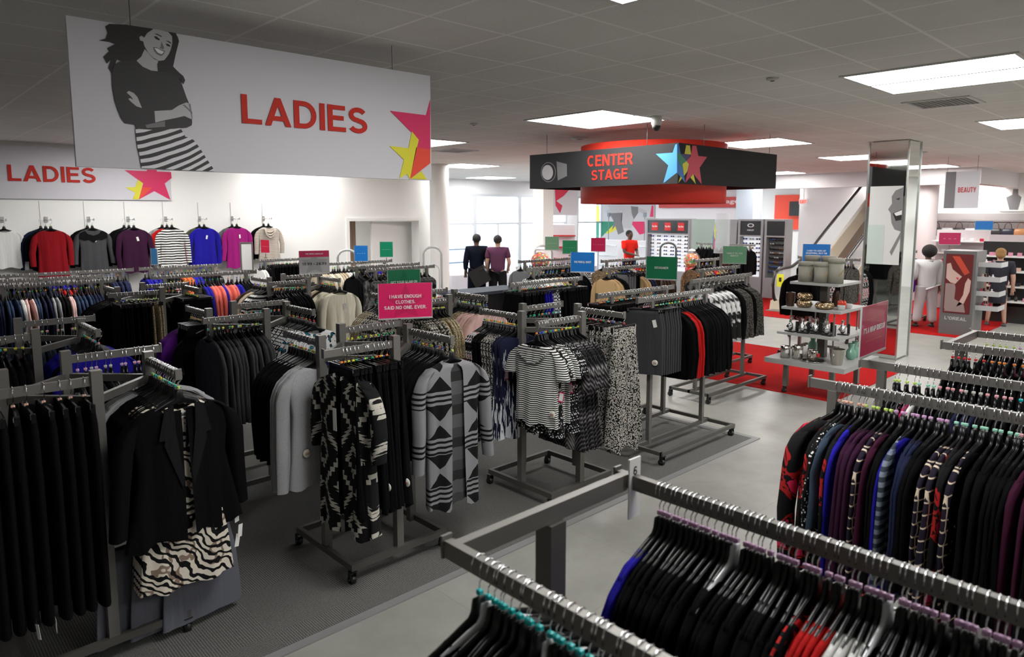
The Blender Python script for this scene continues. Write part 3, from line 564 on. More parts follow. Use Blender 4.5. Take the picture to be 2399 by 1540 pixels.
GDEF = {  # code: (object name, category, description, kind, length, {params}, print)
 'bt': ('long_sleeve_shirt','shirt','black long-sleeve shirt','top',.62,{},'black'), 'bt2': ('blouse','blouse','black soft blouse','top',.66,{'sl':.42},'black'),
 'bj': ('jacket','jacket','black jacket','top',.66,{'flare':.03},'black'), 'cj': ('jacket','jacket','charcoal jacket','top',.66,{'flare':.03},'charcoal'),
 'gj': ('jacket','jacket','grey jacket','top',.64,{'flare':.03},'grey'), 'ljw': ('jacket','jacket','pale grey wide-shouldered jacket','top',.62,{'Wd':1.2},'ltgrey'), 'lj': ('jacket','jacket','pale grey jacket','top',.62,{},'ltgrey'),
 'nj': ('jacket','jacket','navy jacket','top',.62,{},'navy'), 'dj': ('jacket','jacket','denim blue jacket','top',.6,{},'denim'), 'sj': ('jacket','jacket','slate blue jacket','top',.64,{},'slate'),
 'rj': ('jacket','jacket','royal blue jacket','top',.66,{},'royal'), 'pj': ('jacket','jacket','bright purple jacket','top',.7,{},'purple'), 'redj': ('jacket','jacket','deep red jacket','top',.66,{},'red'),
 'ls': ('sweater','sweater','pale grey knit sweater','top',.8,{'flare':.03,'sl':.72},'heather'), 'cs': ('hooded_top','top','coral hooded top','top',.66,{},'coral'), 'pk': ('blouse','blouse','pale pink top','top',.55,{'sl':.3},'pink'),
 'cc': ('cardigan','cardigan','cream knit cardigan','top',.74,{'scoop':.06},'cream'), 'be': ('cardigan','cardigan','beige knit cardigan','top',.66,{},'beige'), 'br': ('cardigan','cardigan','brown knit cardigan','top',.66,{},'brown'), 'ca': ('coat','coat','camel wool coat','top',.8,{},'camel'),
 'ro': ('tunic','tunic','royal blue tunic','top',.74,{'sl':.6},'royal'), 'bu': ('tunic','tunic','dark burgundy tunic','top',.74,{'sl':.6},'burgundy'), 'pl': ('tunic','tunic','plum tunic','top',.74,{'sl':.6},'plum'),
 'rb': ('tunic','tunic','red and black blotched tunic','top',.76,{'sl':.6},'redblk'), 'gr': ('tunic','tunic','black windowpane-line tunic','top',.8,{'sl':.6},'grid'), 'ss': ('tunic','tunic','slate striped tunic','top',.78,{'sl':.6},'stripe_slate'), 'fu': ('blouse','blouse','fuchsia knit top','top',.6,{},'fuchsia'),
 'sl': ('blouse','blouse','slate blue three-quarter-sleeve blouse','top',.7,{'sl':.4},'slate'), 'mo': ('blouse','blouse','black and white dotted top','top',.66,{'sl':.45},'mono'), 'wt': ('blouse','blouse','white top','top',.6,{},'white'),
 'rt': ('blouse','blouse','bright red top','top',.6,{},'red'), 'rs': ('blouse','blouse','red and black striped top','top',.6,{},'redstripe'), 'sp': ('blouse','blouse','black blouse flecked with cream','top',.62,{},'smallprint'),
 'st': ('striped_tee','tee','fine striped short-sleeve tee','top',.62,{'sl':.17,'flare':.0},'stripe'), 'fe': ('printed_dress','dress','grey feather print dress','top',.86,{'sl':.3,'flare':.05},'feather'), 'mt': ('printed_tunic','tunic','black and white dotted tunic','top',.7,{'sl':.15},'mono'),
 'ik': ('sleeveless_dress','dress','navy and white streaked dress','top',.84,{'sl':0,'flare':.03},'ink'), 'le': ('speckled_dress','dress','black and cream speckled dress','top',.84,{'sl':0},'leopard'), 'rd': ('sleeveless_dress','dress','red and black print dress','top',.8,{'sl':0},'redwhite'), 'bd': ('sleeveless_dress','dress','black sleeveless dress','top',.84,{'sl':0},'black'),
 'lm': ('maxi_skirt','skirt','long black and cream speckled skirt','pleat',1.0,{'flare':.02},'leopard'), 'bs': ('skirt','skirt','black skirt','skirt',.58,{},'black'), 'gs': ('pencil_skirt','skirt','dark grey pencil skirt','skirt',.6,{'flare':.0},'charcoal'), 'bl': ('long_skirt','skirt','long black pleated skirt','pleat',.88,{'flare':.04},'black'),
 'rsk': ('skirt','skirt','royal blue skirt','skirt',.55,{},'royal'), 'msk': ('skirt','skirt','black and white patterned skirt','skirt',.55,{},'lattice'), 'osk': ('skirt','skirt','olive skirt','skirt',.7,{},'olive'),
 'tr': ('trousers','trousers','black trousers','trousers',1.0,{},'black'), 'tg': ('trousers','trousers','charcoal trousers','trousers',1.0,{},'charcoal'), 'tf': ('folded_trousers','trousers','folded black trousers','folded',.62,{},'black'), 'tn': ('folded_trousers','trousers','folded navy trousers','folded',.62,{},'navy'), 'tgf': ('folded_trousers','trousers','folded grey trousers','folded',.6,{},'grey'),
 'bk': ('knit_sweater','sweater','black knit sweater','top',.64,{},'black'), 'gsk': ('skirt','skirt','plain grey suit skirt','skirt',.5,{'flare':.02,'Wd':1.1},'suitgrey'),
 'zb': ('zebra_blouse','blouse','cream and black animal stripe blouse','top',1.0,{'sl':0,'flare':.04},'zebra'),
 'dt': ('dotted_blouse','blouse','white blouse with teal and black dots','top',.62,{},'dots'), 'la': ('blouse','blouse','black and white lattice blouse','top',.62,{},'lattice'), 'sw': ('blouse','blouse','grey wavy striped blouse','top',.6,{},'stripe_wide'),
 'go': ('sequin_blouse','blouse','gold sequin blouse','top',.6,{'sl':.3},'gold'), 'si': ('metallic_blouse','blouse','black and silver metallic blouse','top',.6,{},'silver'), 'tl': ('printed_dress','dress','dark teal leaf print dress','top',.8,{'sl':.2},'teal_leaf'),
 'fb': ('fur_jacket','jacket','black and white fur jacket','fur',.58,{},'fur'), 'fg': ('fur_vest','vest','black and grey fur vest','fur',.62,{'sl':0},'furgrey'), 'ft': ('fur_jacket','jacket','tan fur jacket','fur',.5,{},'furbrown'), 'tw': ('tweed_jacket','jacket','black and grey boucle jacket','top',.66,{},'tweed'), 'gc': ('wool_coat','coat','grey wool coat with a wide collar','top',.72,{'flare':.04},'grey'),
 'gsq': ('sequined_skirt','skirt','black skirt with gold sequins','skirt',.8,{},'gold'), 'or': ('blouse','blouse','orange red top','top',.6,{},'orange'), 'te': ('blouse','blouse','teal top','top',.6,{},'teal'), 'ol': ('blouse','blouse','olive top','top',.6,{},'olive'),
 'rw': ('printed_tunic','tunic','red black and white print tunic','top',.75,{},'redwhite'),
}
MC = {}
def meshes(code, T, var, lod, clip, hang=None):
    nm, cat, desc, kind, L, pr, pm = GDEF[code]
    clipb = kind in ('skirt','pleat','trousers','folded')
    key = (code, round(T, 4), var, lod, clip, hang)
    if key in MC: return MC[key]
    fab = P[pm]; pr = dict(pr)
    if lod:
        mb = MB(); fabric_mb(mb, kind, L, T, hash(code) % 97+var*7 if False else sum(map(ord, code))+var*7, True, 0, **pr)
        (clipbar_mb(mb, 1, 2) if clipb else hanger_mb(mb, True, 1)); hook_mb(mb, 4, 2, .0026); marker_mb(mb, 3)
        MC[key] = mb.mesh(nm, [fab, HG, CH, CLIPS[clip]])
    else:
        k1 = ('f', code, round(T, 4), var)
        if k1 not in MC: MC[k1] = fabric_mb(MB(), kind, L, T, sum(map(ord, code))+var*7, False, 0, **pr).mesh(nm, fab)
        k2 = ('h', clipb, hang)
        if k2 not in MC:
            MC[k2] = (clipbar_mb(MB(), 0, 1, .145).mesh('clip_hanger', [HG, CH]) if clipb else hanger_mb(MB(), False, 0).mesh('hanger', HGC if hang else HG))
        if 'hk' not in MC: MC['hk'] = hook_mb(MB(), 8, 0).mesh('hook', CH)
        k3 = ('c', clip)
        if k3 not in MC:
            m = MB(); m.lathe((0,0,-.096), [(.005,0),(.0068,.002),(.0068,.0115),(.005,.0135)], 10, 0, True); m.box((0,-.007,-.088),(.011,.006,.01)); MC[k3] = m.mesh('size_marker', CLIPS[clip])
        MC[key] = (MC[k1], MC[k2], MC['hk'], MC[k3])
    return MC[key]
TAGM = MB().box((0,0,-.035),(.034,.0012,.07)).mesh('price_tag', WHT_M); TAGL = MB().box((0,0,.009),(.001,.001,.02)).mesh('tag_string', BPL)
RTAG = MB().box((0,0,-.04),(.04,.0014,.08)).mesh('price_tag', mat('magenta edged tag', (.5,.01,.08), .5)); RTAG2 = MB().box((0,-.0012,-.04),(.03,.0012,.06)).mesh('tag_label', WHT_M)
_b = MB(); _b.lathe((0,0,0), [(.0,0),(.024,0),(.028,.004),(.024,.008),(.0,.009)], 20)
for i, v in enumerate(_b.v): _b.v[i] = (v[0], -v[2], v[1])
BADGE = _b.mesh('round_security_badge', mat('cream badge plastic', (.66,.64,.56), .4)); BADGT = MB().box((0,-.0095,.004),(.026,.001,.003)).box((0,-.0095,-.004),(.03,.001,.003)).mesh('badge_lines', mat('badge red print', (.4,.08,.06), .5))
def hangup(code, loc, rz, label, group, T=.012, var=0, lod=False, clip='clear', hang=None, tag=None, badge=None, desc=None):
    nm, cat, d, kind, L, pr, pm = GDEF[code]
    if lod:
        return put(nm, meshes(code, T, var, True, clip), None, loc, rz, label, cat, group)
    f, h, hk, c = meshes(code, T, var, False, clip, hang)
    o = thing(nm, label, cat, loc, rz, group)
    put('fabric', f, o); ho = put(h.name.split('.')[0], h, o); put('hook', hk, ho); put('size_marker', c, ho)
    if tag:
        x, y, z, kd = tag
        t = put('price_tag', RTAG if kd else TAGM, o, (x, y, z)); t.rotation_euler = (.0, R.uniform(-.3,.3), R.uniform(-.4,.4))
        if kd: put('tag_label', RTAG2, t)
        else: put('tag_string', TAGL, t)
    if badge:
        t = put('round_security_badge', BADGE, o, badge); put('badge_lines', BADGT, t)
    return o
def run(rail, end, a, d, axis, seq, sp, z=1.5, clips=('clear',), T=None, lod=False, jit=.4, hangs=None, tags=0, group=None, rzj=.05, skip0=0, tagz=None, rz0=0):
    """hang the sequence seq = [(code, n), ...] along a rail; a = start xy, d = +1/-1 direction, axis 'X'/'Y'"""
    rail = rail[4:] if rail.startswith('the ') else rail
    items = [c for c, k in seq for _ in range(k)]
    if lod: items = ['bk' if c == 'bt' else c for c in items]  # far racks hang the same black long-sleeve tops under a separate code
    grp = group or ('garments, '+rail); rz = 0 if axis == 'Y' else -pi/2
    T = T or sp*.42; p = skip0
    for i, c in enumerate(items):
        q = p + sp*jit*R.uniform(-1, 1); p += sp
        x = a[0]+(d*q if axis == 'X' else 0); y = a[1]+(d*q if axis == 'Y' else 0)
        cl = clips[min(int(i*len(clips)/len(items)), len(clips)-1)] if not isinstance(clips, tuple) else R.choice(clips)
        tg = None
        if not lod and R.random() < tags: tg = (R.choice((-.2,.2)), -T*2-.006, tagz or -.3-R.random()*.25, 0)
        z_ = z+(R.uniform(-.001,.0) if not lod else 0)
        lab = '%s, %s from the %s, %s' % (GDEF[c][2], ordinal(i+1), end, rail)
        if len(lab.split()) > 16: print('LONGLABEL', lab)
        hangup(c, (x, y, z), rz+rz0+R.uniform(-rzj, rzj), lab, grp, T, R.randrange(3), lod, cl, (hangs and R.random() < hangs) or None, tg)
# ================================================================ RACKS
BW, BH, PW = .024, .044, .05
def caster(parent, x, y):
    c = put('caster', CASTER, parent, (x, y, 0)); put('wheel', WHEEL, c); return c
_c = MB(); _c.box((0,0,.088),(.045,.04,.004)); _c.box((-.019,.008,.066),(.004,.036,.044)); _c.box((.019,.008,.066),(.004,.036,.044)); _c.tube([(-.024,.014,.03),(.024,.014,.03)], .005, 8); CASTER = _c.mesh('caster', BPL)
_w = MB(); _w.tube([(-.015,.014,.03),(.015,.014,.03)], .0295, 18); WHEEL = _w.mesh('wheel', RUB)
def bar(a, b, w, h, mb=None):
    """box bar from a to b (x,y,ztop)"""
    mb = mb or MB(); dx, dy = b[0]-a[0], b[1]-a[1]; L = math.hypot(dx, dy); mb.box(((a[0]+b[0])/2, (a[1]+b[1])/2, a[2]-h/2), (L, w, h), 0, math.atan2(dy, dx)); return mb
def fourway(cx, cy, label, h=1.5, hd=.335, al=.47, rail='four-way racks on the carpet', cast=True):
    o = thing('four_way_rack', label, 'clothes rack', (cx, cy, 0), 0, rail)
    b = MB(); s = hd+.02
    for k in (-1, 1):
        b.box((0, k*s, .115), (2*s+.03, .03, .04)); b.box((k*s, 0, .115), (.03, 2*s-.03, .04))
    b.build('base_frame', STEELD, o)
    for k in range(4):
        a = k*pi/2; ca, sa = round(cos(a)), round(sin(a))
        MB().box((ca*hd, sa*hd, (h+.03+.09)/2), (PW, PW, h+.03-.09)).build('post', STEEL, o)
        # arms turn clockwise like a pinwheel
        ux, uy = (sa, -ca)
        st = PW/2
        ar = bar((ca*hd+ux*st, sa*hd+uy*st, h), (ca*hd+ux*(st+al), sa*hd+uy*(st+al), h), BW, BH); ar.box((ca*hd+ux*(st+al+.004), sa*hd+uy*(st+al+.004), h-BH/2+.004), (BW+.008 if ux == 0 else .008, BW+.008 if uy == 0 else .008, BH+.012)); ar.build('arm', STEEL, o)
        a2 = a+pi/2; bar((ca*(hd-PW*.4)+cos(a2)*PW*.4, sa*(hd-PW*.4)+sin(a2)*PW*.4, h-.1), (cos(a2)*(hd-PW*.4)+ca*PW*.4, sin(a2)*(hd-PW*.4)+sa*PW*.4, h-.1), .026, .04).build('cross_brace', STEELD, o)
    if cast:
        for x in (-s, s):
            for y in (-s, s): caster(o, x, y)
    return o
def arm_run(cx, cy, arm, rackname, seq, sp, **k):
    """arm: near(-X) right(-Y) far(+X) left(+Y)"""
    hd = .335; st = PW/2+.03
    P_ = {'near': (cx-st, cy-hd, -1, 'X'), 'right': (cx+hd, cy-st, -1, 'Y'), 'far': (cx+st, cy+hd, 1, 'X'), 'left': (cx-hd, cy+st, 1, 'Y')}[arm]
    run('%s arm, %s' % (arm, rackname), 'post', P_[:2], P_[2], P_[3], seq, sp, **k)
def straight(name, label, axis, lines, span, h=1.5, posts=None, cross=None, basew=.45, stub=.06, grp='straight rail racks', cast=True):
    """rack with rails along axis; lines = list of offsets, span=(a,b)"""
    o = thing(name, label, 'clothes rack', (0,0,0), 0, grp)
    a, b = span; xy = (lambda s, l, z: (s, l, z)) if axis == 'X' else (lambda s, l, z: (l, s, z))
    posts = posts or [a+.14, b-.14]
    for l in lines:
        r = bar(xy(a, l, h), xy(b, l, h), BW, BH)
        for e in (a-.004, b+.004):
            p = xy(e, l, h-BH/2+.004); r.box(p, (.008, BW+.008, BH+.014) if axis == 'X' else (BW+.008, .008, BH+.014))
        r.build('rail', STEEL, o)
    l0, l1 = min(lines), max(lines)
    if cross:
        for s in cross: bar(xy(s, l0+BW/2, h), xy(s, l1-BW/2, h), .028, .05).build('cross_bar', STEEL, o)
        for s in cross:
            p = xy(s, (l0+l1)/2, 0); MB().box((p[0], p[1], (h-.05+.1)/2), (.06,.06,h-.05-.1)).build('post', STEELD, o)
    else:
        for l in lines:
            for s in posts:
                p = xy(s, l, 0); MB().box((p[0], p[1], (h-BH+.1)/2), (.04,.04,h-BH-.1)).build('post', STEEL, o)
    m = MB(); w0, w1 = l0-basew*.6, l1+basew*.6
    if cross: w0, w1 = l0, l1
    for l in ([w0, w1] + ([] if cross else list(lines))): bar(xy(a, l, .13), xy(b, l, .13), .03, .035, m)
    for s in (a+.015, b-.015): bar(xy(s, w0, .13), xy(s, w1, .13), .03, .035, m)
    if cross:
        for s in cross: bar(xy(s, w0, .13), xy(s, w1, .13), .05, .035, m)
    m.build('base_frame', STEELD, o)
    if cast:
        for l in (w0, w1):
            for s in (a+.03, b-.03): p = xy(s, l, 0); caster(o, p[0], p[1])
    return o
RACKS = dict(A=(.82,4.2,'front left rack'), B=(2.45,4.01,'pink-sign rack'), S=(4.15,3.92,'striped-tee rack'), A2=(.84,5.88,'blue-jacket rack'), G=(2.40,5.79,'grey-jacket rack'), E=(4.1,5.55,'pink-tops rack'), C=(2.32,8.15,'sequin rack'), D=(3.98,8.15,'cream-cardigan rack'))
LBL = dict(A='four-way rack holding the black suit jackets at front left', B='four-way rack carrying the pink sign and the ikat kimono', S='four-way rack with the striped tees beside the aisle', A2='four-way rack with royal blue jackets at the left edge', G='four-way rack of grey jackets behind the front left rack', E='four-way rack with pale pink and gold tops behind the striped tees', C='four-way rack with black trousers and sequins at mid left', D='four-way rack under the white price sign with cream cardigans')
for k, (x, y, n_) in RACKS.items(): fourway(x, y, LBL[k])
def AR(k, arm, seq, sp=.031, **kw): arm_run(RACKS[k][0], RACKS[k][1], arm, RACKS[k][2], seq, sp, **kw)
def FEAT(k, arm, dist, code, label, T=.035, rzo=0, **kw):
    cx, cy, _ = RACKS[k]; hd = .335; st = PW/2
    x, y, r_ = {'near': (cx-st-dist, cy-hd, -pi/2), 'right': (cx+hd, cy-st-dist, 0), 'far': (cx+st+dist, cy+hd, -pi/2), 'left': (cx-hd, cy+st+dist, 0)}[arm]
    return hangup(code, (x, y, 1.5), r_+rzo, label, 'display pieces', T, 0, False, **kw)
# -- front left rack
AR('A','near',[('tr',8)],.058, clips=('peach',), tags=1, tagz=-1.07, T=.026, rzj=.08)
AR('A','right',[('ljw',4),('bj',9)],.031, clips=('teal','mint','yellow','lime'), T=.016)
AR('A','far',[('cj',5),('lj',3),('lj',4)],.036, clips=('lilac','clear','pink'))
AR('A','left',[('bj',6),('gj',4)],.04, clips=('teal','yellow'))
# low-hung suit skirts under the right arm
for i in range(3):
    hangup('gsk', (.97+.15*i, 3.92-.03*i, .68), .15, 'plain grey suit skirt hung low, %s from the left' % ordinal(i+1), 'grey suit skirts hung low', .012)
# -- blue-jacket rack
AR('A2','near',[('bt',9)],.048, clips=('yellow','teal')); AR('A2','right',[('rj',9),('bj',2)],.034, clips=('teal','pink','yellow')); AR('A2','far',[('sj',9)],.046, clips=('teal','pink','clear','lime')); AR('A2','left',[('bt',8)],.05)
# -- grey-jacket rack
AR('G','near',[('cj',12)],.036, clips=('yellow','green','clear','mint')); AR('G','left',[('tr',7),('pj',4)],.036, clips=('yellow','pink'), tags=.3); AR('G','right',[('la',9),('dt',1)],.04, clips=('yellow','green','red')); AR('G','far',[('sw',7),('bt',5)],.036, clips=('teal','orange'))
# -- pink-sign rack
AR('B','left',[('ls',3),('bt',8)],.036, clips=('yellow','orange','green')); AR('B','near',[('bl',12)],.03, clips=('yellow','orange','green','blue'), T=.02); AR('B','right',[('bt2',4),('bt',6)],.038, clips=('orange','yellow','green','blue')); AR('B','far',[('bt',11)],.038, clips=('yellow','green'))
# -- striped-tee rack
AR('S','left',[('ik',5),('le',3),('bd',5),('rd',3)],.027, clips=('green','yellow','blue','orange')); AR('S','near',[('fe',6),('mt',3),('st',3)],.034, clips=('orange','yellow','green','blue')); AR('S','right',[('lm',1),('osk',2),('lm',6)],.04, clips=('pink','green','blue','red')); AR('S','far',[('bt',12)],.035, clips=('green','teal','orange'))
# -- pink-tops rack
AR('E','left',[('si',7),('go',5)],.036, clips=('yellow','green')); AR('E','near',[('go',4),('si',5)],.04, clips=('yellow',)); AR('E','right',[('bt',4),('go',3),('pk',6)],.032, clips=('green','yellow','mint')); AR('E','far',[('tw',12)],.034, clips=('yellow','red'))
# -- sequin and cream racks
AR('C','near',[('gsq',3),('tr',8)],.038, lod=True, clips=('yellow','lime','blue')); AR('C','right',[('tr',10)],.04, lod=True, clips=('yellow','green')); AR('C','left',[('bt',9)],.045, lod=True); AR('C','far',[('bt',11)],.038, lod=True, clips=('yellow','red'))
AR('D','near',[('bt',11)],.038, lod=True, clips=('green','orange','yellow')); AR('D','left',[('sw',5),('be',3),('br',3)],.038, lod=True, clips=('yellow','orange','blue')); AR('D','right',[('be',3),('br',2),('cc',4)],.04, lod=True, clips=('yellow','green','orange')); AR('D','far',[('bt',11)],.038, lod=True)
# ---------------------------------------------------------------- display pieces at the ends of the arms
j = FEAT('A','right',.46,'bj','black open suit jacket at front left with an animal stripe blouse inside', T=.04, clip='lime', rzo=.12)
# zebra blouse inside, lapels and label belong to the jacket ensemble
JX, JY = j.location.x, j.location.y
zb = hangup('zb', (JX, JY+.012, 1.5), 0, 'cream and black animal stripe blouse hanging under the black suit jacket', 'display pieces', .028, clip='lime')
bpy.data.objects.remove(j.children[0])
f = MB(); fabric_mb(f, 'top', .72, .042, 5, False, 0, gap=.06, flare=.06, scoop=.26, Wd=1.18); f.build('fabric', P['black'], j)
LAP = cloth('fabric_lapel_black', (.01,.01,.011))
for s in (-1, 1):
    l = MB(); l.prism([(s*.055,-.16),(s*.10,-.18),(s*.135,-.33),(s*.105,-.335),(s*.11,-.36),(s*.03,-.60),(s*.018,-.55),(s*.05,-.3)], lambda u, v, w: (u, w, v), (-.058,-.05)); l.build('lapel', LAP, j)
lb = MB().box((.0,-.036,-.225),(.075,.002,.035)).build('neck_label', WHT_M, zb); 
textobj('label_lettering', 'Le Suit', .05, .018, BPL, lb, (0,-.0372,-.225), (1,0,0))
for i, (dx, dz) in enumerate(((.27,-.86),(.29,-.95),(.275,-1.0))): t = put('price_tag', TAGM, j, (dx,-.02,dz+.03)); t.rotation_euler = (0,.15*i,.4)
for i in range(1, 6):
    hangup('zb', (JX+.0, JY+.02+.033*i, 1.5), .03*i, 'animal stripe blouse under the suit jackets, %s behind the front one' % ordinal(i), 'animal stripe blouses', .012, i % 3, clip='teal')
k_ = FEAT('B','near',.33,'cc','long black and cream ikat kimono hung facing the aisle corner', T=.05, rzo=.15, clip='orange')
bpy.data.objects.remove(k_.children[0])
f = MB(); fabric_mb(f, 'top', .98, .055, 9, False, 0, gap=.13, flare=.03, sl=.42, Wd=1.12, scoop=.02); f.build('fabric', P['aztec'], k_)
f = MB(); fabric_mb(f, 'top', .9, .018, 10, False, 0, gap=0, flare=-.04, sl=0, Wd=.72, scoop=.0); f.build('lining', P['black'], k_)
t = put('price_tag', TAGM, k_, (-.02,-.075,-.36)); t.scale = (1,1,2)
for i in range(2):
    cx, cy, _ = RACKS['B']; x = cx-.1-.12*i
    bo = hangup('bl', (x, cy-.335-.002, 1.5), -pi/2+.3, 'long black pleated skirt with a round cream badge near the hem, %s from the kimono' % ordinal(2-i), 'badged black skirts', .03, badge=(.205-.02*i,-.03,-.86), clip='yellow')
g = FEAT('B','right',.47,'cc','long grey and black geometric cardigan facing the aisle', T=.05, rzo=-.05, clip='lime')
bpy.data.objects.remove(g.children[0])
f = MB(); fabric_mb(f, 'top', .98, .05, 12, False, 0, gap=.3, flare=.0, sl=.62, Wd=1.08, scoop=.02); f.build('fabric', P['geo'], g)
f = MB(); fabric_mb(f, 'top', .95, .03, 13, False, 0, flare=-.02, sl=0, Wd=.95, scoop=.0); f.build('lining', pat('darker geometric lining', lambda n: n.ramp(n.fr(n.z, 4.5), [(0, (.05,.05,.053)), (.3, (.085,.085,.09)), (.7, (.02,.02,.02))])), g)
for i in range(2): FEAT('B','left',.02+.055*i,'ls','pale grey knit sweater facing the aisle, %s from the post' % ordinal(i+1), T=.03, clip='yellow', badge=(-.12,-.04,-.72) if i == 0 else None)
s_ = FEAT('S','near',.48,'st','fine black and white striped short-sleeve tee displayed at the aisle end', T=.045, rzo=.1, clip='orange', tag=(.0,-.05,-.23,0), badge=(.19,-.05,-.66))
f = MB(); f.loft([[(x*.9, -.062-.01*abs(math.sin(x*40)), z-(.09*(1-(x/.15)**2) if r_ else 0)) for x in [(-.15+.3*k/18) for k in range(19)]] for r_, z in ((0,-.2),(1,-.215))], 0, closed=False); f.build('draped_neckline', P['stripe'], s_)
FEAT('S','near',.445,'mt','black and white dotted tunic showing below the striped tee', T=.04, rzo=.1, clip='blue')
FEAT('S','near',.40,'st','fine striped tee second from the aisle end', T=.02, rzo=.05, clip='green', tag=(.22,-.05,-.5,1)); FEAT('S','near',.15,'fe','grey feather print dress with a magenta tag facing the aisle', T=.03, rzo=-.25, clip='green', tag=(.2,-.06,-.42,1)); FEAT('S','near',.28,'mt','dotted tunic with magenta tag between the tee and feather dresses', T=.02, clip='yellow', tag=(.21,-.06,-.45,1))
FEAT('S','right',.47,'lm','long black and cream speckled skirt at the end of the right arm', T=.045, clip='red')
ikf = FEAT('S','left',.02,'ik','navy and white streaked sleeveless dress nearest the post with a magenta tag', T=.035, clip='green', tag=(-.17,-.05,-.42,1)); FEAT('S','left',.07,'ik','second navy streaked sleeveless dress with a hem badge', T=.03, clip='green', badge=(-.13,-.045,-.95)); FEAT('S','left',.13,'le','black and cream speckled dress facing the aisle', T=.025, clip='yellow')
FEAT('G','right',.47,'dt','white blouse with teal and black dots at the arm end', T=.05, clip='red'); FEAT('G','left',.02,'bt','black top with several white tags beside the purple jackets', T=.03, clip='yellow', tag=(-.05,-.05,-.33,0))
FEAT('D','right',.47,'cc','long cream knit cardigan facing forward', T=.055, clip='orange', tag=(.02,-.07,-.3,0)); FEAT('E','right',.47,'pk','pale pink quilted top at the arm end', T=.05, clip='blue')
FEAT('A2','right',.47,'rj','royal blue jacket at the end of the right arm', T=.04, clip='pink')
# ---------------------------------------------------------------- near right racks
straight('double_rail_rack','nearest rack at bottom right with the white 6 marker','Y',[1.01,1.69],(-.75,1.3),1.5,cross=[1.27,-.7])
run('6-marked rail at bottom right','marker',(1.69,1.15),-1,'Y',[('ro',2),('bt',2),('bt2',22),('rs',1),('rt',4),('wt',4),('bt',8),('bt2',20)],.0185,clips=('lilac',),T=.011,hangs=.06,rzj=.07,skip0=.0)
run('nearest rail at bottom centre','corner',(1.01,1.18),-1,'Y',[('sp',3),('bt',12),('bu',2),('rt',2),('bt2',12)],.022,clips=('teal',),T=.011,rzj=.08,hangs=.04)
mk = thing('size_divider','white rectangular rail divider printed with a 6','size divider',(1.69,1.245,0))
m = MB(); m.box((0,-.006,1.46),(.055,.005,.19)); m.build('plate', WHT_M, mk); textobj('digit','6',.018,.028,BPL,mk,(0,-.0088,1.515),(1,0,0),depth=.0006)
# second right rack: two rails
straight('double_rail_rack','second rack from the right foreground hung with long tunics','Y',[3.36,4.0],(-.9,1.42),1.5,posts=[1.31,-.7])
run('front rail, second right rack','aisle',(3.36,1.27),-1,'Y',[('rb',1),('mo',1),('sl',1),('rb',1),('ro',1),('bt',1),('pl',3),('gr',1),('bu',1),('bt',2),('ss',1),('ro',1),('nj',2),('bt',3),('gr',2),('rb',1),('rb',1),('gr',1),('bt',8),('bu',2),('bt',6),('gr',2),('bt',6)],.0235,clips=['peach','lime','lilac','lilac','mint','mint','pink','clear','yellow','yellow'],T=.013,rzj=.08,rz0=-.14)
hangup('rb', (3.36,1.285,1.5), -.5, 'red and black blotched tunic at the aisle end of the second right rack', 'display pieces', .035, clip='peach')
run('back rail, second right rack','aisle',(4.0,1.25),-1,'Y',[('bt',2),('mo',1),('fu',1),('wt',1),('bt',6),('nj',3),('bt',5),('mo',2),('bt',6),('bu',2),('bt',6)],.031,clips=['lime','mint','pink','clear','pink','teal','red','orange','orange','teal'],T=.012)
straight('double_rail_rack','third right rack with orange size markers and an end bar','Y',[4.92,5.56],(-1.1,1.27),1.5,cross=[1.24,-1.0])
run('front rail, third right rack','end bar',(4.92,1.22),-1,'Y',[('bt',4),('bt2',18),('ro',1),('bt',20)],.036,clips=['red','orange','green','orange','red','orange','orange','orange'],T=.013,rzj=.05)
run('back rail, third right rack','end bar',(5.56,1.18),-1,'Y',[('bt',9),('fu',2),('wt',1),('fu',5),('bt',14)],.04,clips=['lime','lilac','green','pink','pink','red','orange'],T=.014)
straight('double_rail_rack','fourth right rack with fuchsia knits at the picture edge','Y',[6.6],(-1.1,.95),1.5)
run('rail of the fourth right rack','aisle',(6.6,.9),-1,'Y',[('fu',6),('wt',2),('bt',20)],.045,clips=('red','orange'),lod=True)
# ---------------------------------------------------------------- skirt rack by the aisle
straight('skirt_rack','double rail rack of grey pencil skirts and black jackets beside the aisle','X',[3.82,4.3],(5.2,6.5),1.52,posts=[5.42,6.36],basew=.5)
run('front rail of the skirt rack','near end',(5.42,3.82),1,'X',[('gs',8),('bj',3),('redj',3),('bj',16)],.0345,z=1.52,clips=('pink','green','yellow','red','teal','mint'),T=.016)
run('rear rail of the skirt rack','near end',(5.25,4.3),1,'X',[('bs',10),('tf',14),('tf',8)],.036,z=1.52,clips=('clear','orange','teal'),T=.014)
for i in range(4):
    hangup('gs', (5.3+.035*i, 3.82, 1.52), -pi/2+.45, 'dark grey pencil skirt with a white tag and round badge, %s from the near end' % ordinal(i+1), 'badged grey skirts', .02, badge=(.12,-.035,-.6), tag=(.1,-.03,-.2,0), clip='pink')
hangup('bj', (6.2, 3.815, 1.52), -pi/2-.1, 'black jacket with a round cream badge near its hem on the skirt rack', 'badged jackets', .02, badge=(-.05,-.04,-.72), clip='teal')
for i in range(5): hangup('fb', (7.5+.12*i, 4.6, 1.5), -pi/2+.45-.06*i, 'black and white fur jacket on the coat rack, %s from its near end' % ordinal(i+1), 'black and white fur jackets', .05, i % 3, True, 'clear')
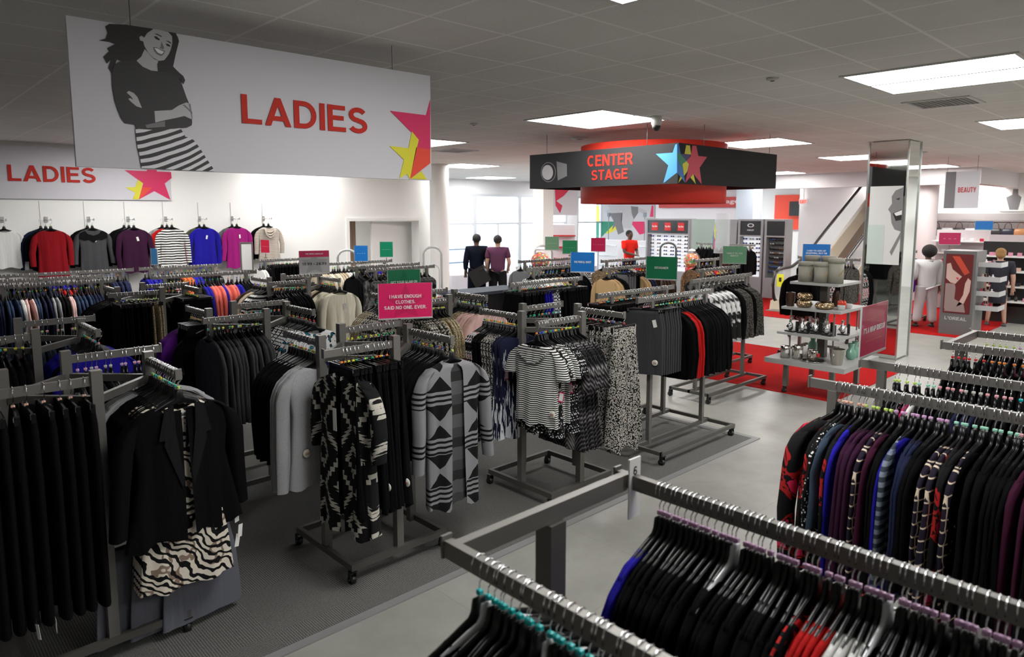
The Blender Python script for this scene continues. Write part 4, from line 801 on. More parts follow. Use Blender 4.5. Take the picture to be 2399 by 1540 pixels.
for i in range(6): hangup('tw' if i % 3 else 'bj', (8.15+.09*i, 4.6, 1.5), -pi/2+.05, '%s on the coat rack, %s behind the fur jackets' % (GDEF['tw' if i % 3 else 'bj'][2], ordinal(i+1)), 'dark jackets on the coat rack', .035, i % 3, True, 'clear')
straight('coat_rack','single rail coat rack with black and white fur jackets','X',[4.6],(7.35,8.8),1.5)
# ---------------------------------------------------------------- farther racks
def far(nm, label, axis, line, span, seqs, h=1.5, sp=.04, clips=('clear','orange','yellow','green','blue'), rail=None):
    straight(nm, label, axis, [line], span, h, grp='far racks')
    tot = sum(k for _, k in seqs); L = span[1]-span[0]-.1; sp = L/tot
    a = (span[0]+.06, line) if axis == 'X' else (line, span[1]-.06)
    run(rail, 'near end' if axis == 'X' else 'far end', a, 1 if axis == 'X' else -1, axis, seqs, sp, z=h, clips=clips, T=min(.03, sp*.42), lod=True)
far('rail_rack','rail of navy, cream and pink jackets at the left edge','X',9.55,(1.05,2.3),[('nj',2),('dj',3),('wt',2),('pk',2),('dj',2),('nj',2),('lj',2),('bt',2),('pk',2),('dj',4),('nj',6)],rail='the jacket rail at the left edge')
far('rail_rack','rail of navy jackets just behind the left edge jackets','X',10.35,(1.1,2.35),[('bt',8),('nj',8),('rt',4),('bt',6)],rail='the second rail at far left')
far('rail_rack','long rail in front of the wall sweaters at far left','X',11.2,(1.3,2.95),[('bt',10),('ro',6),('bt',8),('nj',5)],rail='the long far left rail')
far('rail_rack','long rail in front of the striped wall sweater','X',11.25,(3.05,4.25),[('ro',5),('bt',6),('or',3),('ro',3),('bt',6)],rail='the rail before the striped wall sweater')
far('rail_rack','rail of coral hooded tops below the wall sweaters','X',9.6,(2.75,4.1),[('bt',4),('rd',3),('or',2),('bt',3),('ro',2),('cs',3),('ro',1),('cs',3),('ro',2),('bt',4)],rail='the coral top rail')
far('rail_rack','rail of black and white folded trousers near the back wall','X',11.75,(5.05,6.1),[('wt',2),('bt',3),('tf',14),('tgf',3),('tf',5)],rail='the trouser rail by the back wall')
far('rail_rack','rail of cream and black cardigans under the blue and green signs','X',10.25,(5.35,6.8),[('be',3),('cc',4),('be',3),('wt',3),('bt',8),('ro',2),('bt',5)],rail='the cardigan rail under the blue sign')
far('rail_rack','rail of dark fur jackets left of the dark counter','X',8.7,(5.35,6.55),[('fg',7),('bt',2),('fg',7)],rail='the fur rail left of the counter')
far('rail_rack','rail of black sweaters behind the dark fur jackets','X',9.3,(5.4,6.7),[('bt',16)],rail='the rail behind the dark furs')
far('rail_rack','rail of grey wool coats right of the dark counter','X',8.5,(8.2,9.9),[('gc',6),('bt',16),('fg',3)],rail='the wool coat rail')
far('rail_rack','rail of black and royal blue skirts under the blue PENCIL SKIRT sign','X',5.8,(5.45,6.7),[('bs',6),('tf',3),('rsk',3),('msk',3),('bs',12)],rail='the pencil skirt rail')
far('rail_rack','second rail of black garments behind the pencil skirts','X',7.3,(7.2,8.6),[('la',2),('wt',2),('cc',3),('ca',2),('bt',6),('msk',2)],rail='the rail behind the pencil skirts')
far('rail_rack','rail of folded grey camel and brown trousers under the star sign','X',6.5,(8.0,9.6),[('ca',2),('bt',3),('tgf',4),('tf',2),('ca',2),('nj',2),('tgf',2),('br',6)],rail='the trouser rail under the star sign')
far('rail_rack','rail of vests and belts beyond the trouser rail','X',7.6,(9.3,10.8),[('ft',3),('bt',4),('be',2),('rt',2),('br',3),('ft',2)],rail='the belt rail beyond the trousers')
far('rail_rack','rail of black boucle vests at the end beside the red carpet','X',5.4,(8.75,9.95),[('fg',4),('tw',10)],rail='the boucle rail by the red carpet')
far('rail_rack','short rail of plaid and fur scarves under the pale green sign','X',6.6,(10.6,11.4),[('ft',3),('rt',2),('ft',2)],rail='the scarf rail under the pale green sign')
far('rail_rack','rail behind the mirrored column with purple and orange tops','X',4.9,(15.2,16.6),[('bt',3),('pj',2),('or',3),('rj',1),('bt',3)],rail='the rail behind the mirrored column')
far('rail_rack','rail of black dresses left of the mirrored column','Y',12.9,(4.7,5.8),[('bd',8),('ro',1),('bd',8),('tw',3)],rail='the dress rail by the mirror')
far('rail_rack','rail of red and white print tunics behind the display table','X',4.75,(10.6,11.6),[('bt',3),('rw',6),('bt',3)],rail='the print tunic rail')
far('rail_rack','rail of dark clothing beside the escalator foot','Y',16.8,(8.7,10.4),[('bt',12),('br',4),('bt',6)],rail='the dark rail by the escalator')
# ---------------------------------------------------------------- tops hung on the back wall
FO = [(2.02,[('wt','two-tone grey and cream top at the left edge'),]),(2.3,[('nj',''),('bt2',''),('rt','bright red long-sleeve sweater hung on the white wall')]),(2.9,[('bt',''),('gj','grey top with black lace yoke hung on the white wall')]),(3.5,[('bt',''),('bt2',''),('bu','dark plum sweater hung on the white wall')]),(4.11,[('lj',''),('rt',''),('sw','black and white striped sweater hung on the white wall')]),(4.7,[('ol',''),('ro','royal blue sweater with a white tag hung on the white wall')]),(5.3,[('gj',''),('fu','magenta pink sweater hung on the white wall')]),(5.92,[('bt',''),('sw','beige striped cowl-neck sweater hung on the white wall')])]
GDEF['wm'] = ('sweater','sweater','magenta sweater','top',.78,{'sl':.55},'magenta'); GDEF['wb'] = ('sweater','sweater','beige striped sweater','top',.68,{'sl':.45},'stripe_beige'); GDEF['wr'] = ('sweater','sweater','red sweater','top',.78,{'sl':.5},'crimson'); GDEF['wro'] = ('sweater','sweater','royal sweater','top',.74,{'sl':.6},'royal'); GDEF['wbu'] = ('sweater','sweater','plum sweater','top',.76,{'sl':.6},'plum'); GDEF['wst'] = ('sweater','sweater','striped sweater','top',.7,{'sl':.55},'stripe_wide'); GDEF['wg'] = ('sweater','sweater','grey sweater','top',.76,{'sl':.5},'charcoal')
sub = {'rt':'wr','gj':'wg','bu':'wbu','sw':'wst','ro':'wro','fu':'wm'}
FOC = [1.62]+[x for x, _ in FO[1:]]
for i, (x, lst) in enumerate(FO):
    if i == 0: x = 1.72
    fo = thing('wall_face_out_arm', 'chrome garment arm on the white wall, %s from the left' % ordinal(i+1), 'garment arm', (x, YW, 2.2), 0, 'chrome wall arms')
    MB().box((0,-.006,0),(.05,.012,.09)).build('mounting_plate', CH, fo); MB().tube([(0,-.01,-.006),(0,-.36,-.006)], .006, 8).box((0,-.363,0),(.016,.006,.035)).build('arm', CH, fo)
    for k, (c, lab) in enumerate(lst):
        y = YW-.12-.1*k; front = k == len(lst)-1
        code = c
        if front: code = 'wb' if i == 7 else sub.get(c, c)
        hangup(code, (x-.05*(len(lst)-1-k), y, 2.2), 0, lab or '%s behind the front sweater on the %s chrome wall arm from the left' % (GDEF[c][2], ordinal(i+1)), 'tops on the white wall', .035, k, False, R.choice(['clear','green','yellow']), tag=(.03,-.045,-.3,0) if front and i in (2,3,5,6) else None)
LACE = cloth('black lace', (.006,.006,.006))
for oo in [o_ for o_ in COL.objects if o_.parent is None and 'lace yoke' in str(o_.get('label'))]:
    MB().prism([(-.2,-.225),(-.12,-.185),(-.08,-.24),(0,-.265),(.08,-.24),(.12,-.185),(.2,-.225),(.205,-.3),(.12,-.34),(.06,-.33),(0,-.38),(-.06,-.33),(-.12,-.34),(-.205,-.3)], lambda u, v, w: (u, w, v), (-.05,-.045)).build('lace_yoke', LACE, oo)
for oo in [o_ for o_ in COL.objects if o_.parent is None and 'cowl-neck' in str(o_.get('label'))]:
    for q in range(3): MB().tube([(.1*cos(a*pi/8), -.05-.012*q, -.18-.02*q-(.09+.03*q)*sin(a*pi/8)) for a in range(9)], .014, 8).build('cowl_fold', P['stripe_beige'], oo)
# ================================================================ SIGN CARDS ON THE RACKS
CARD = {}
def card(label, loc, az, w, h, col, txt=(), band=None, star=True, stem=.0, tcol=(.8,.8,.78), alpha=1):
    """printed card in a clear holder; az = direction of its right edge (deg), loc = centre of the lower edge"""
    o = thing('sign_holder', label, 'sign', loc, radians(az))
    cm = mat('sign card %s' % (col,), col, .35, coat=.4)
    MB().box((0,0,h/2),(w,.004,h)).build('printed_card', cm, o)
    MB().lo_hi((-w/2-.006,-.006,-.012),(w/2+.006,.006,-.001)).lo_hi((-w/2-.005,-.004,0),(-w/2,.004,h)).lo_hi((w/2,-.004,0),(w/2+.005,.004,h)).build('holder_frame', mat('clear holder', (.55,.56,.56), .2, .3), o)
    if stem: MB().lo_hi((-.006,-.006,-stem),(.006,.006,-.012)).box((0,0,-stem+.01),(.05,.03,.02)).build('stem', STEEL, o)
    if star:
        pts = []
        for k in range(10):
            r = (.62 if k % 2 == 0 else .26)*h; pts.append((max(-w/2+.002, min(w/2-.002, r*sin(k*pi/5))), max(.002, min(h-.002, h*.42+r*cos(k*pi/5)))))
        MB().prism(pts, lambda u, v, q: (u, q, v), (-.0028,-.002)).build('printed_star', mat('sign star %s' % (col,), tuple(c*.78 for c in col), .35), o)
    if band: MB().lo_hi((-w/2,-.004,h*.72),(w/2,-.002,h)).build('printed_band', mat('sign band', band, .4), o)
    tm = mat('sign text %s' % (tcol,), tcol, .5)
    for s, u, v, tw, th, *cc in txt:
        textobj('lettering', s, tw*w, th*h, cc[0] if cc else tm, o, (u*w, -.0042 if band else -.003, v*h), (1,0,0), depth=.0006, bold=.018)
    return o
PNK=(.75,.012,.13); GRE=(.0,.2,.08); BLUc=(.005,.16,.52)
card('pink card reading I HAVE ENOUGH CLOTHES on the ikat kimono rack', (3.0,4.345,1.515), -26, .40,.262, PNK, [('I HAVE ENOUGH',0,.62,.60,.1),('CLOTHES.',0,.46,.37,.1),('SAID NO ONE. EVER.',0,.3,.80,.1)])
card('green card reading GET YOUR GLAM ON behind the pink card', (4.05,5.885,1.47), -14, .345,.26, GRE, [('GET YOUR GLAM ON',0,.52,.82,.1)])
card('white card with magenta band reading 19.99 - 24.99 on the cream cardigan rack', (4.42,8.485,1.51), -20, .38,.30, (.5,.5,.52), [('19.99 - 24.99',0,.42,.82,.12,BPL),('THE OPEN CARDIGAN',0,.86,.6,.06)], band=(.65,.02,.12))
def small(label, px_loc, az, w, h, col, t=None, stem=.05):
    return card(label, px_loc, az, w, h, col, [(t,0,.5,.6,.1)] if t else [], star=False, stem=stem)
small('small narrow red card behind the white price card', (5.2,11.74,1.62), -70, .2,.22, (.45,.01,.04), '- - - -', .1)
small('bright blue card on the cream cardigan rail near the back wall', (6.2,10.25,1.5), -40, .22,.26, BLUc, '- - - -', .05)
small('green card on the cardigan rail before the white recess door', (6.7,10.25,1.55), -40, .22,.26, (0,.17,.08), '- - - - -', .1)
card('green card reading DESIGNER on the grey skirt rack', (6.27,4.3,1.60), -70, .33,.24, GRE, [('DESIGNER',0,.5,.45,.1)], star=False, stem=.1)
card('blue card reading THE PENCIL SKIRT above the black skirts', (6.72,5.80,1.56), -58, .3,.25, BLUc, [('THE PENCIL SKIRT',0,.5,.74,.1)], star=False, stem=.05)
card('green card left of the blue PENCIL SKIRT card', (9.49,8.5,1.57), -50, .26,.24, (.02,.3,.12), [('- - - - -',0,.45,.7,.08)], star=False, stem=.05)
card('pale green card beside the white square column', (10.5,9.9,1.55), -50, .28,.27, (.12,.25,.15), [('- - - - - -',0,.5,.7,.07)], star=False, stem=1.54)
card('hot pink card in front of the red-shirted attendant', (10.05,8.3,1.6), -50, .26,.25, (.65,.01,.1), [('- - - - -',0,.5,.7,.08)], star=False, stem=1.59)
card("pale green card reading FAKE IT 'TIL YOU MAKE IT beside the boucle vests", (9.8,5.4,1.54), -58, .34,.26, (.16,.42,.24), [("FAKE IT 'TIL YOU",0,.58,.66,.09),('MAKE IT',0,.44,.34,.09)], star=False, stem=.05)
card('blue card reading I HAD TO GIVE UP SHOPPING behind the round boxes', (11.2,4.75,1.53), -62, .40,.28, BLUc, [('I HAD TO GIVE UP',0,.62,.7,.09),("SHOPPING, BUT I'M",0,.48,.78,.09)], star=False, stem=.08)
card("magenta card reading IT'S A WRAP (DRESS)! on the second right rack", (4.06,1.385,1.535), 2, .42,.27, (.42,.008,.06), [("IT'S A WRAP (DRESS)!",0,.5,.82,.11),('-- --- --- ----',0,.72,.6,.05,mat('sign small print',(.6,.3,.1),.5)),('--- -- ----',0,.28,.6,.05,mat('sign small print',(.6,.3,.1),.5))], star=False, stem=.0)
small('narrow blue card in front of the plum wall sweater', (3.25,11.2,1.54), -66, .13,.24, (.03,.2,.45), None, .05)
o = thing('empty_sign_frame', 'empty silver-framed sign holder before the royal blue wall sweater', 'sign frame', (3.98,9.6,1.5), radians(-35))
MB().lo_hi((-.085,-.01,0),(-.07,.01,.4)).lo_hi((.07,-.01,0),(.085,.01,.4)).lo_hi((-.07,-.01,.385),(.07,.01,.4)).lo_hi((-.07,-.01,0),(.07,.01,.015)).build('frame', STEEL, o); MB().lo_hi((-.07,-.003,.015),(.07,.003,.385)).build('card', WHT_M, o)
# ================================================================ TIERED DISPLAY TABLE
TB = mat('grey laminate shelf', (.3,.3,.29), .45)
tt = thing('tiered_display_table', 'four-tier grey display table on casters on the red carpet', 'display table', (8.98,3.67,0))
for z, hx, hy, t in ((.46,.56,.5,.06),(.80,.47,.39,.03),(1.12,.42,.37,.03),(1.44,.36,.3,.03)): MB().box((0,0,z-t/2),(2*hx,2*hy,t)).build('shelf', TB, tt)
MB().box((0,0,.92),(.09,.09,.98)).build('centre_post', STEELD, tt)
for x in (-.4,.38):
    for y in (-.3,.28):
        MB().box((x,y,.25),(.055,.055,.3)).build('leg', STEEL, tt); caster(tt, x, y)
        for z0_, z1_ in ((.46,.77),(.80,1.09)): 
            MB().box((x*.93,y*.93,(z0_+z1_)/2),(.014,.014,z1_-z0_)).build('shelf_strut', STEEL, tt)
def on(x, y, z): return (8.98+x, 3.67+y, z)
BX = mat('round box grey paper', (.25,.24,.2), .7); BXG = mat('gold foil lettering', (.5,.33,.12), .4, .5)
for i, (x, y, h, r) in enumerate([(-.24,.16,.25,.085),(-.24,-.04,.25,.085),(-.2,-.2,.31,.09),(0,.18,.32,.09),(.02,-.02,.32,.09)]):
    o = thing('round_box', 'grey round gift box on the top tier, %s' % ['front left one','short one at the front middle','tall one at the right','tall one at the back left','tall one at the back middle'][i], 'box', on(x,y,1.44), 0, 'round grey boxes')
    MB().lathe((0,0,0), [(r,0),(r,h*.8)], 32, 0, True).build('box_body', BX, o); MB().lathe((0,0,h*.8), [(r+.003,0),(r+.003,h*.2),(r*.9,h*.2+.001)], 32, 0, True).build('lid', BX, o)
    m = MB()
    for k in range(3): m.box((-cos(.8+.3*k)*(r+.0015),-sin(.8+.3*k)*(r+.0015),h*.35+.05*k*.5),(.004,.012,.03))
    m.build('gold_lettering', BXG, o)
GV = mat('mirrored mosaic gold', (.45,.33,.2), .2, 1); n = N(GV); n.bump(n.voro(40), .9, .02)
SV = mat('crumpled silver', (.65,.65,.66), .15, 1); n = N(SV); n.bump(n.noise(30, 3), .8, .02); BRZ = mat('dark bronze glass', (.06,.03,.02), .2, .3); RGL = mat('red glass', (.5,.03,.01), .15); CG = mat('clear cut glass', (.6,.62,.6), .08, .4)
def vase(nm, lab, cat, loc, prof, mt, n=24, neck=None, group=None):
    o = thing(nm, lab, cat, loc, 0, group); MB().lathe((0,0,0), prof, n).build('bowl_body', mt, o)
    r, z = prof[-1]; MB().lathe((0,0,z-.004), [(r*.98,0),(r*1.03,.004),(r*.98,.008),(r*.9,.004)], n).build('rim', mt, o); return o
bowl = [(.05,0),(.085,.012),(.1,.04),(.085,.075),(.07,.085)]
vase('mosaic_bowl','lower gold mosaic bowl at the left of the second tier','bowl',on(-.3,.13,1.12),bowl,GV); vase('mosaic_bowl','upper gold mosaic bowl stacked on another at the left','bowl',on(-.3,.13,1.212),bowl,GV); vase('mosaic_bowl','gold mosaic bowl alone at the middle of the second tier','bowl',on(-.29,-.12,1.12),[(.05,0),(.1,.012),(.115,.04),(.1,.07),(.08,.08)],GV)
vase('bronze_candle_holder','tall dark bronze glass candle holder at the far left of the second tier','candle holder',on(-.3,.31,1.12),[(.045,0),(.05,.01),(.045,.05),(.055,.06),(.055,.17)],BRZ); vase('red_glass_jar','red glass jar at the right of the second tier','jar',on(-.12,-.26,1.12),[(.04,0),(.05,.01),(.05,.085),(.04,.1)],RGL); vase('glass_tealight','clear glass tealight bowl beside the red jar','candle holder',on(-.24,-.3,1.12),[(.03,0),(.045,.02),(.045,.055)],CG); vase('glass_tealight','clear glass tealight bowl behind the red jar','candle holder',on(-.02,-.3,1.12),[(.03,0),(.045,.02),(.045,.055)],CG)
vase('brown_vase','brown glass vase at the back of the second tier','vase',on(.05,-.12,1.12),[(.03,0),(.05,.05),(.04,.15),(.03,.2)],BRZ)
for i, (x, y) in enumerate([(-.36,.25),(-.36,.1),(-.3,-.04),(-.1,.12),(-.33,-.2),(-.12,-.3),(-.1,-.08)]):
    o = thing('silver_bookend', 'silver crumpled sculpture on a black stand, %s on the third tier' % ['far left','second from the left','middle','behind the middle one','right of the middle','far right corner','back row centre'][i], 'ornament', on(x,y,.80), R.uniform(-.3,.3), 'silver ornaments')
    MB().box((0,0,.008),(.11,.13,.016)).build('base', BPL, o); MB().box((.04,-.05,.075),(.03,.03,.12)).build('upright', BPL, o)
    m = MB(); m.lathe((-.01,.015,.016), [(.012,0),(.03,.02),(.042,.05),(.03,.085),(.012,.11),(.016,.15),(.024,.165)], 14); 
    for v in range(len(m.v)): a = m.v[v]; m.v[v] = (a[0]+.006*sin(a[2]*110+a[1]*80), a[1]+.006*cos(a[2]*90), a[2])
    m.build('sculpted_form', SV, o)
for i, (x, y, r, h, lab) in enumerate([(-.4,.3,.06,.15,'brushed steel jug with a white label at the left of the bottom tier'),(-.36,.16,.065,.17,'plain steel canister behind the jug on the bottom tier'),(-.32,.0,.05,.13,'steel canister with a red label at the back of the tray'),(-.37,-.05,.05,.12,'steel canister with a red label at the front of the tray')]):
    o = thing('steel_canister', lab, 'canister', on(x,y,.472 if i > 1 else .46), .3*i, 'steel canisters'); MB().lathe((0,0,0), [(r,0),(r,h),(r*.92,h+.006),(.01,h+.012)], 26, 0, True).build('canister_body', SV if i == 9 else mat('polished steel', (.6,.58,.54), .16, 1), o)
    MB().tube([(r,0,h*.8),(r+.035,0,h*.7),(r+.035,0,h*.35),(r,0,h*.25)], .005, 8).build('handle', CH, o); MB().box((-r*.75,-r*.72,h*.6),(.03,.03,.04)).build('label_patch', WHT_M if i < 2 else mat('red sticker', (.6,.02,.02), .5), o)
o = thing('steel_tray','round steel tray holding two canisters','tray',on(-.34,-.03,.461)); MB().lathe((0,0,0), [(.01,.0),(.14,.0),(.155,.008),(.14,.004),(.01,.004)], 36).build('tray_dish', mat('polished steel'), o); MB().lathe((0,0,0), [(.155,.006),(.16,.01),(.155,.012)], 36).build('rolled_rim', CH, o)
o = thing('ice_bucket','tapered brushed steel ice bucket at the right of the bottom tier','bucket',on(-.36,-.33,.46)); MB().lathe((0,0,0), [(.06,0),(.065,.01),(.09,.19),(.094,.195),(.086,.195),(.06,.02)], 30).build('bucket_body', mat('brushed steel bucket', (.45,.43,.38), .28, 1), o)
for s in (-1,1): MB().tube([(s*.086,-.0,.15),(s*.105,0,.14),(s*.105,0,.12),(s*.084,0,.115)], .004, 8).build('handle', CH, o)
for i, (x, y) in enumerate([(.3,.25),(.28,-.3),(.1,-.32)]): vase('green_glass_vase','greenish glass vase at the back of the bottom tier, %s' % ['far side','right corner','right side'][i],'vase',on(x,y,.46),[(.04,0),(.06,.03),(.06,.1),(.03,.14),(.04,.2)],mat('green glass', (.2,.4,.3), .1, .2))
# ================================================================ COUNTER AND ENTRANCE
ct = thing('dark_counter','long dark counter with a blue grey top left of the coat rails','counter',(7.9,9.3,0))
MB().lo_hi((-.68,-.42,0),(.72,.05,.93)).build('body', mat('black counter panel', (.012,.013,.016), .4), ct); MB().lo_hi((-.75,-.5,.93),(.8,.12,.98)).build('worktop', mat('blue grey worktop', (.06,.07,.09), .7, spec=.15), ct)
for i, (x, y) in enumerate([(11.7,14.05),(13.1,13.3)]):
    o = thing('clothed_table','table with a white floor-length cloth %s' % ['behind the two men','right of the two men under the glassware'][i],'table',(x,y,0))
    m = MB(); prof = []
    for z, e in ((0,.05),(.3,.03),(.72,.0),(.75,-.005)):
        ring = []
        for k in range(60):
            a = 2*pi*k/60; cx_ = .8*max(-1, min(1, 1.3*cos(a))); cy_ = .38*max(-1, min(1, 1.3*sin(a))); w = 1+e+.02*sin(a*14)*(1-z)
            ring.append((cx_*w, cy_*w, z))
        prof.append(ring)
    m.loft(prof, 0, False, True); m.build('tablecloth', mat('white tablecloth', (.7,.68,.74), .9), o); MB().box((0,0,.70),(1.5,.68,.03)).build('tabletop', WHT_M, o)
for i in range(8): o = thing('wine_glass','small glass on the white clothed table, %s from the left' % ordinal(i+1),'glass',(12.6+.13*i,13.15+.05*(i%2),.75),0,'glasses on the table'); MB().lathe((0,0,0),[(.03,0),(.004,.01),(.004,.07),(.035,.1),(.032,.16)],12).build('glass_body', CG, o)
def arch(lab, x, y, rz=-.75):
    o = thing('security_gate', lab, 'security gate', (x,y,0), rz)
    G1 = mat('dark gate plastic', (.06,.08,.07), .4) if 'dark' in lab else mat('grey gate plastic', (.42,.44,.44), .4)
    for s, w in ((1,.026),(.74,.01)):
        pts = [(-.2*s,0,.0),(-.2*s,0,1.35*s+.05)]+[(-.2*s*cos(a*pi/8)*1,0,1.35*s+.05+.16*s*sin(a*pi/8)) for a in range(1,8)]+[(.2*s,0,1.35*s+.05),(.2*s,0,0)]
        MB().tube(pts, w, 8).build('outer_loop' if s == 1 else 'inner_loop', G1, o)
    MB().box((0,0,.02),(.5,.16,.04)).build('base', G1, o)
arch('grey arched security gate before the round white column', 9.3, 12.4); arch('grey arched security gate left of the recess opening', 7.3, 12.6); arch('pale arched security gate at the white square column', 11.6, 11.2); arch('dark arched security gate near the sunglasses wall', 15.0, 10.1)
def candy(lab, x, y, zb):
    o = thing('candy_machine', lab, 'candy machine', (x,y,0)); MB().lathe((0,0,0),[(.18,0),(.18,.03),(.03,.05),(.03,zb-.25),(.16,zb-.2),(.16,zb)],20,0,True).build('stand', mat('red enamel', (.45,.01,.01), .35), o)
    CNM = mat('mixed candy'); n = N(CNM); n.color(n.ramp(n.voro(26, out=1), [(0,(.5,.01,.01)),(.35,(.65,.45,.02)),(.45,(.02,.25,.05)),(.52,(.7,.65,.6)),(.6,(.6,.12,.02)),(.7,(.3,.02,.02))]))
    m = MB(); m.sphere((0,0,zb+.17), .19, n=20, m=12); m.build('candy', CNM, o); m = MB(); m.sphere((0,0,zb+.19), .215, n=20, m=12); m.build('glass_globe', mat('clear globe', (1,1,1), .03, alpha=.07), o)
    MB().lathe((0,0,zb+.4),[(.1,0),(.08,.04),(.02,.06)],16,0,True).build('lid', WHT_M, o)
candy('round candy machine full of sweets at the entrance', 10.25, 10.0, 1.15); candy('round candy machine in front of the green glass panel', 15.3, 9.6, .95)
for i in range(8): tag_ = MB(); tag_.box((0,0,0),(.34,.34,.09)); o = tag_.build('folded_garment_stack', P['black'], loc=(7.55,9.75,.55+.1*i-.5+.0)) ; o['label'] = 'dark folded garment in the tall pile beside the men, %s from the floor' % ordinal(i+1); o['category'] = 'folded garment'; o['group'] = 'pile of folded garments'
# ================================================================ OPTICAL WALL
OG = mat('grey optical cabinet', (.3,.3,.31), .45); OW = mat('lit display back', (.8,.8,.82), .5, emit=(.9,.93,1), es=.55); OD = mat('dim display back', (.12,.14,.14), .5)
LFT = {0:'black',1:'tortoise',2:'blue',3:'silver'}
LM = [mat('black lenses', (.01,.01,.012), .15), mat('brown lenses', (.12,.05,.02), .15), mat('blue lenses', (.03,.06,.2), .15), mat('silver lenses', (.3,.3,.32), .1, .8)]
gm = []
for k in range(4):
    m = MB()
    for s in (-1,1): m.sphere((-.0,s*.037,0), .034, 0, 10, 6, (.25,1,.8)); m.tube([(0,s*.062,.01),(.12,s*.062,.0)], .003, 4)
    m.tube([(0,-.01,.006),(0,.01,.006)], .003, 4); gm.append(m.mesh('sunglasses', LM[k]))
def optical(lab, short, x, y0, y1, ztop, lit, logos, nrow=9):
    """cabinet facing -X, spanning y0..y1"""
    w = y1-y0; o = thing('sunglasses_cabinet', lab, 'display cabinet', (x,(y0+y1)/2,0)); m = MB()
    m.lo_hi((0,-w/2,0),(.35,-w/2+.06,ztop)).lo_hi((0,w/2-.06,0),(.35,w/2,ztop)).lo_hi((0,-w/2+.06,ztop-.05),(.35,w/2-.06,ztop)).lo_hi((.3,-w/2+.06,0),(.35,w/2-.06,ztop-.05)).lo_hi((0,-w/2+.06,ztop-.48),(.3,w/2-.06,ztop-.44)).lo_hi((0,-w/2+.06,0),(.3,w/2-.06,.55)); m.build('carcass', OG, o)
    MB().lo_hi((.02,-w/2+.06,ztop-.44),(.05,w/2-.06,ztop-.05)).build('header_panel', mat('black header', (.008,.008,.01), .25), o)
    MB().lo_hi((.22,-w/2+.061,.551),(.24,w/2-.061,ztop-.481)).build('back_panel', OW if lit else OD, o)
    for s, u, tw, th, kd in logos:
        if kd: MB().lo_hi((.012,u*w-.11,ztop-.36),(.02,u*w+.11,ztop-.12)).build('logo_block', mat('logo red', (.7,.02,.02), .5), o)
        textobj('logo_lettering', s, tw, th, mat('white print', (.8,.8,.8), .5), o, (.011,u*w,ztop-.24-(.06 if not kd else 0)), (0,-1,0), depth=.002)
        if not kd: 
            mm = MB(); mm.lathe((0,0,0), [(.05,0),(.075,0),(.075,.004),(.05,.004),(.05,0)], 24); 
            for i, v in enumerate(mm.v): mm.v[i] = (.012-v[2], u*w+v[0]*1.3, ztop-.17+v[1]*.7)
            mm.build('ring_logo', mat('white print'), o)
    ncol = max(3, int((w-.16)/.21)); H = ztop-.5-.65
    for r_ in range(nrow):
        z = .68+H*(r_+.4)/nrow; MB().lo_hi((.17,-w/2+.08,z-.025),(.22,w/2-.08,z-.018)).build('shelf', CG if lit else OD, o)
        for c in range(ncol):
            y = -w/2+.17+(w-.34)*c/(ncol-1)
            put('sunglasses', gm[R.randrange(4)], None, (x+.1,(y0+y1)/2+y,z), 0, 'pair of sunglasses in %s, row %s from the bottom, %s from the right' % (short, ordinal(r_+1), ordinal(c+1)), 'sunglasses', 'sunglasses in '+short)
optical('tall lit sunglasses cabinet under three red logos','the three-logo cabinet',18,11.39,12.95,2.14,True,[('Ray-Ban',.3,.18,.07,1),('Ray-Ban',0,.18,.07,1),('Ray-Ban',-.3,.18,.07,1)])
optical('lit sunglasses cabinet under a white ring logo','the ring-logo cabinet',18,9.11,9.84,2.14,True,[('OAKLEY',0,.2,.04,0)],8)
optical('darker sunglasses cabinet nearest the escalator','the dark cabinet',18,8.44,9.06,2.14,False,[],8)
o = thing('glass_partition','tall greenish mirror partition between the sunglasses cabinets','panel',(18,10.7,0)); MB().lo_hi((0,-.55,0),(.06,.62,2.13)).build('glass', mat('green grey mirror', (.35,.42,.38), .12, .6), o); MB().lo_hi((-.01,-.82,0),(.3,-.55,2.13)).build('grey_side', OG, o)
o = thing('cylinder_banner','clear cylinder column with coloured stars before the optical cabinets','display column',(13.5,7.75,0)); MB().lathe((0,0,1.45),[(.16,0),(.16,.85)],24).build('clear_cylinder', mat('frosted cylinder', (.75,.78,.82), .2, alpha=.3), o); MB().lathe((0,0,0),[(.2,0),(.2,.03),(.03,.05),(.03,1.45),(.16,1.46)],20,0,True).build('stand', STEEL, o)
for k, (c, z) in enumerate(((BLU,1.75),(STR_R,1.7),(YEL,1.9))): MB().prism([((.09 if q % 2 == 0 else .04)*sin(q*pi/5)+.05*(k-1), (.2 if q % 2 == 0 else .07)*cos(q*pi/5)+z) for q in range(10)], lambda u, v, w_: (w_*.7-u*.7, -w_*.7-u*.7, v), (-.17,-.163)).build('printed_star', c, o)
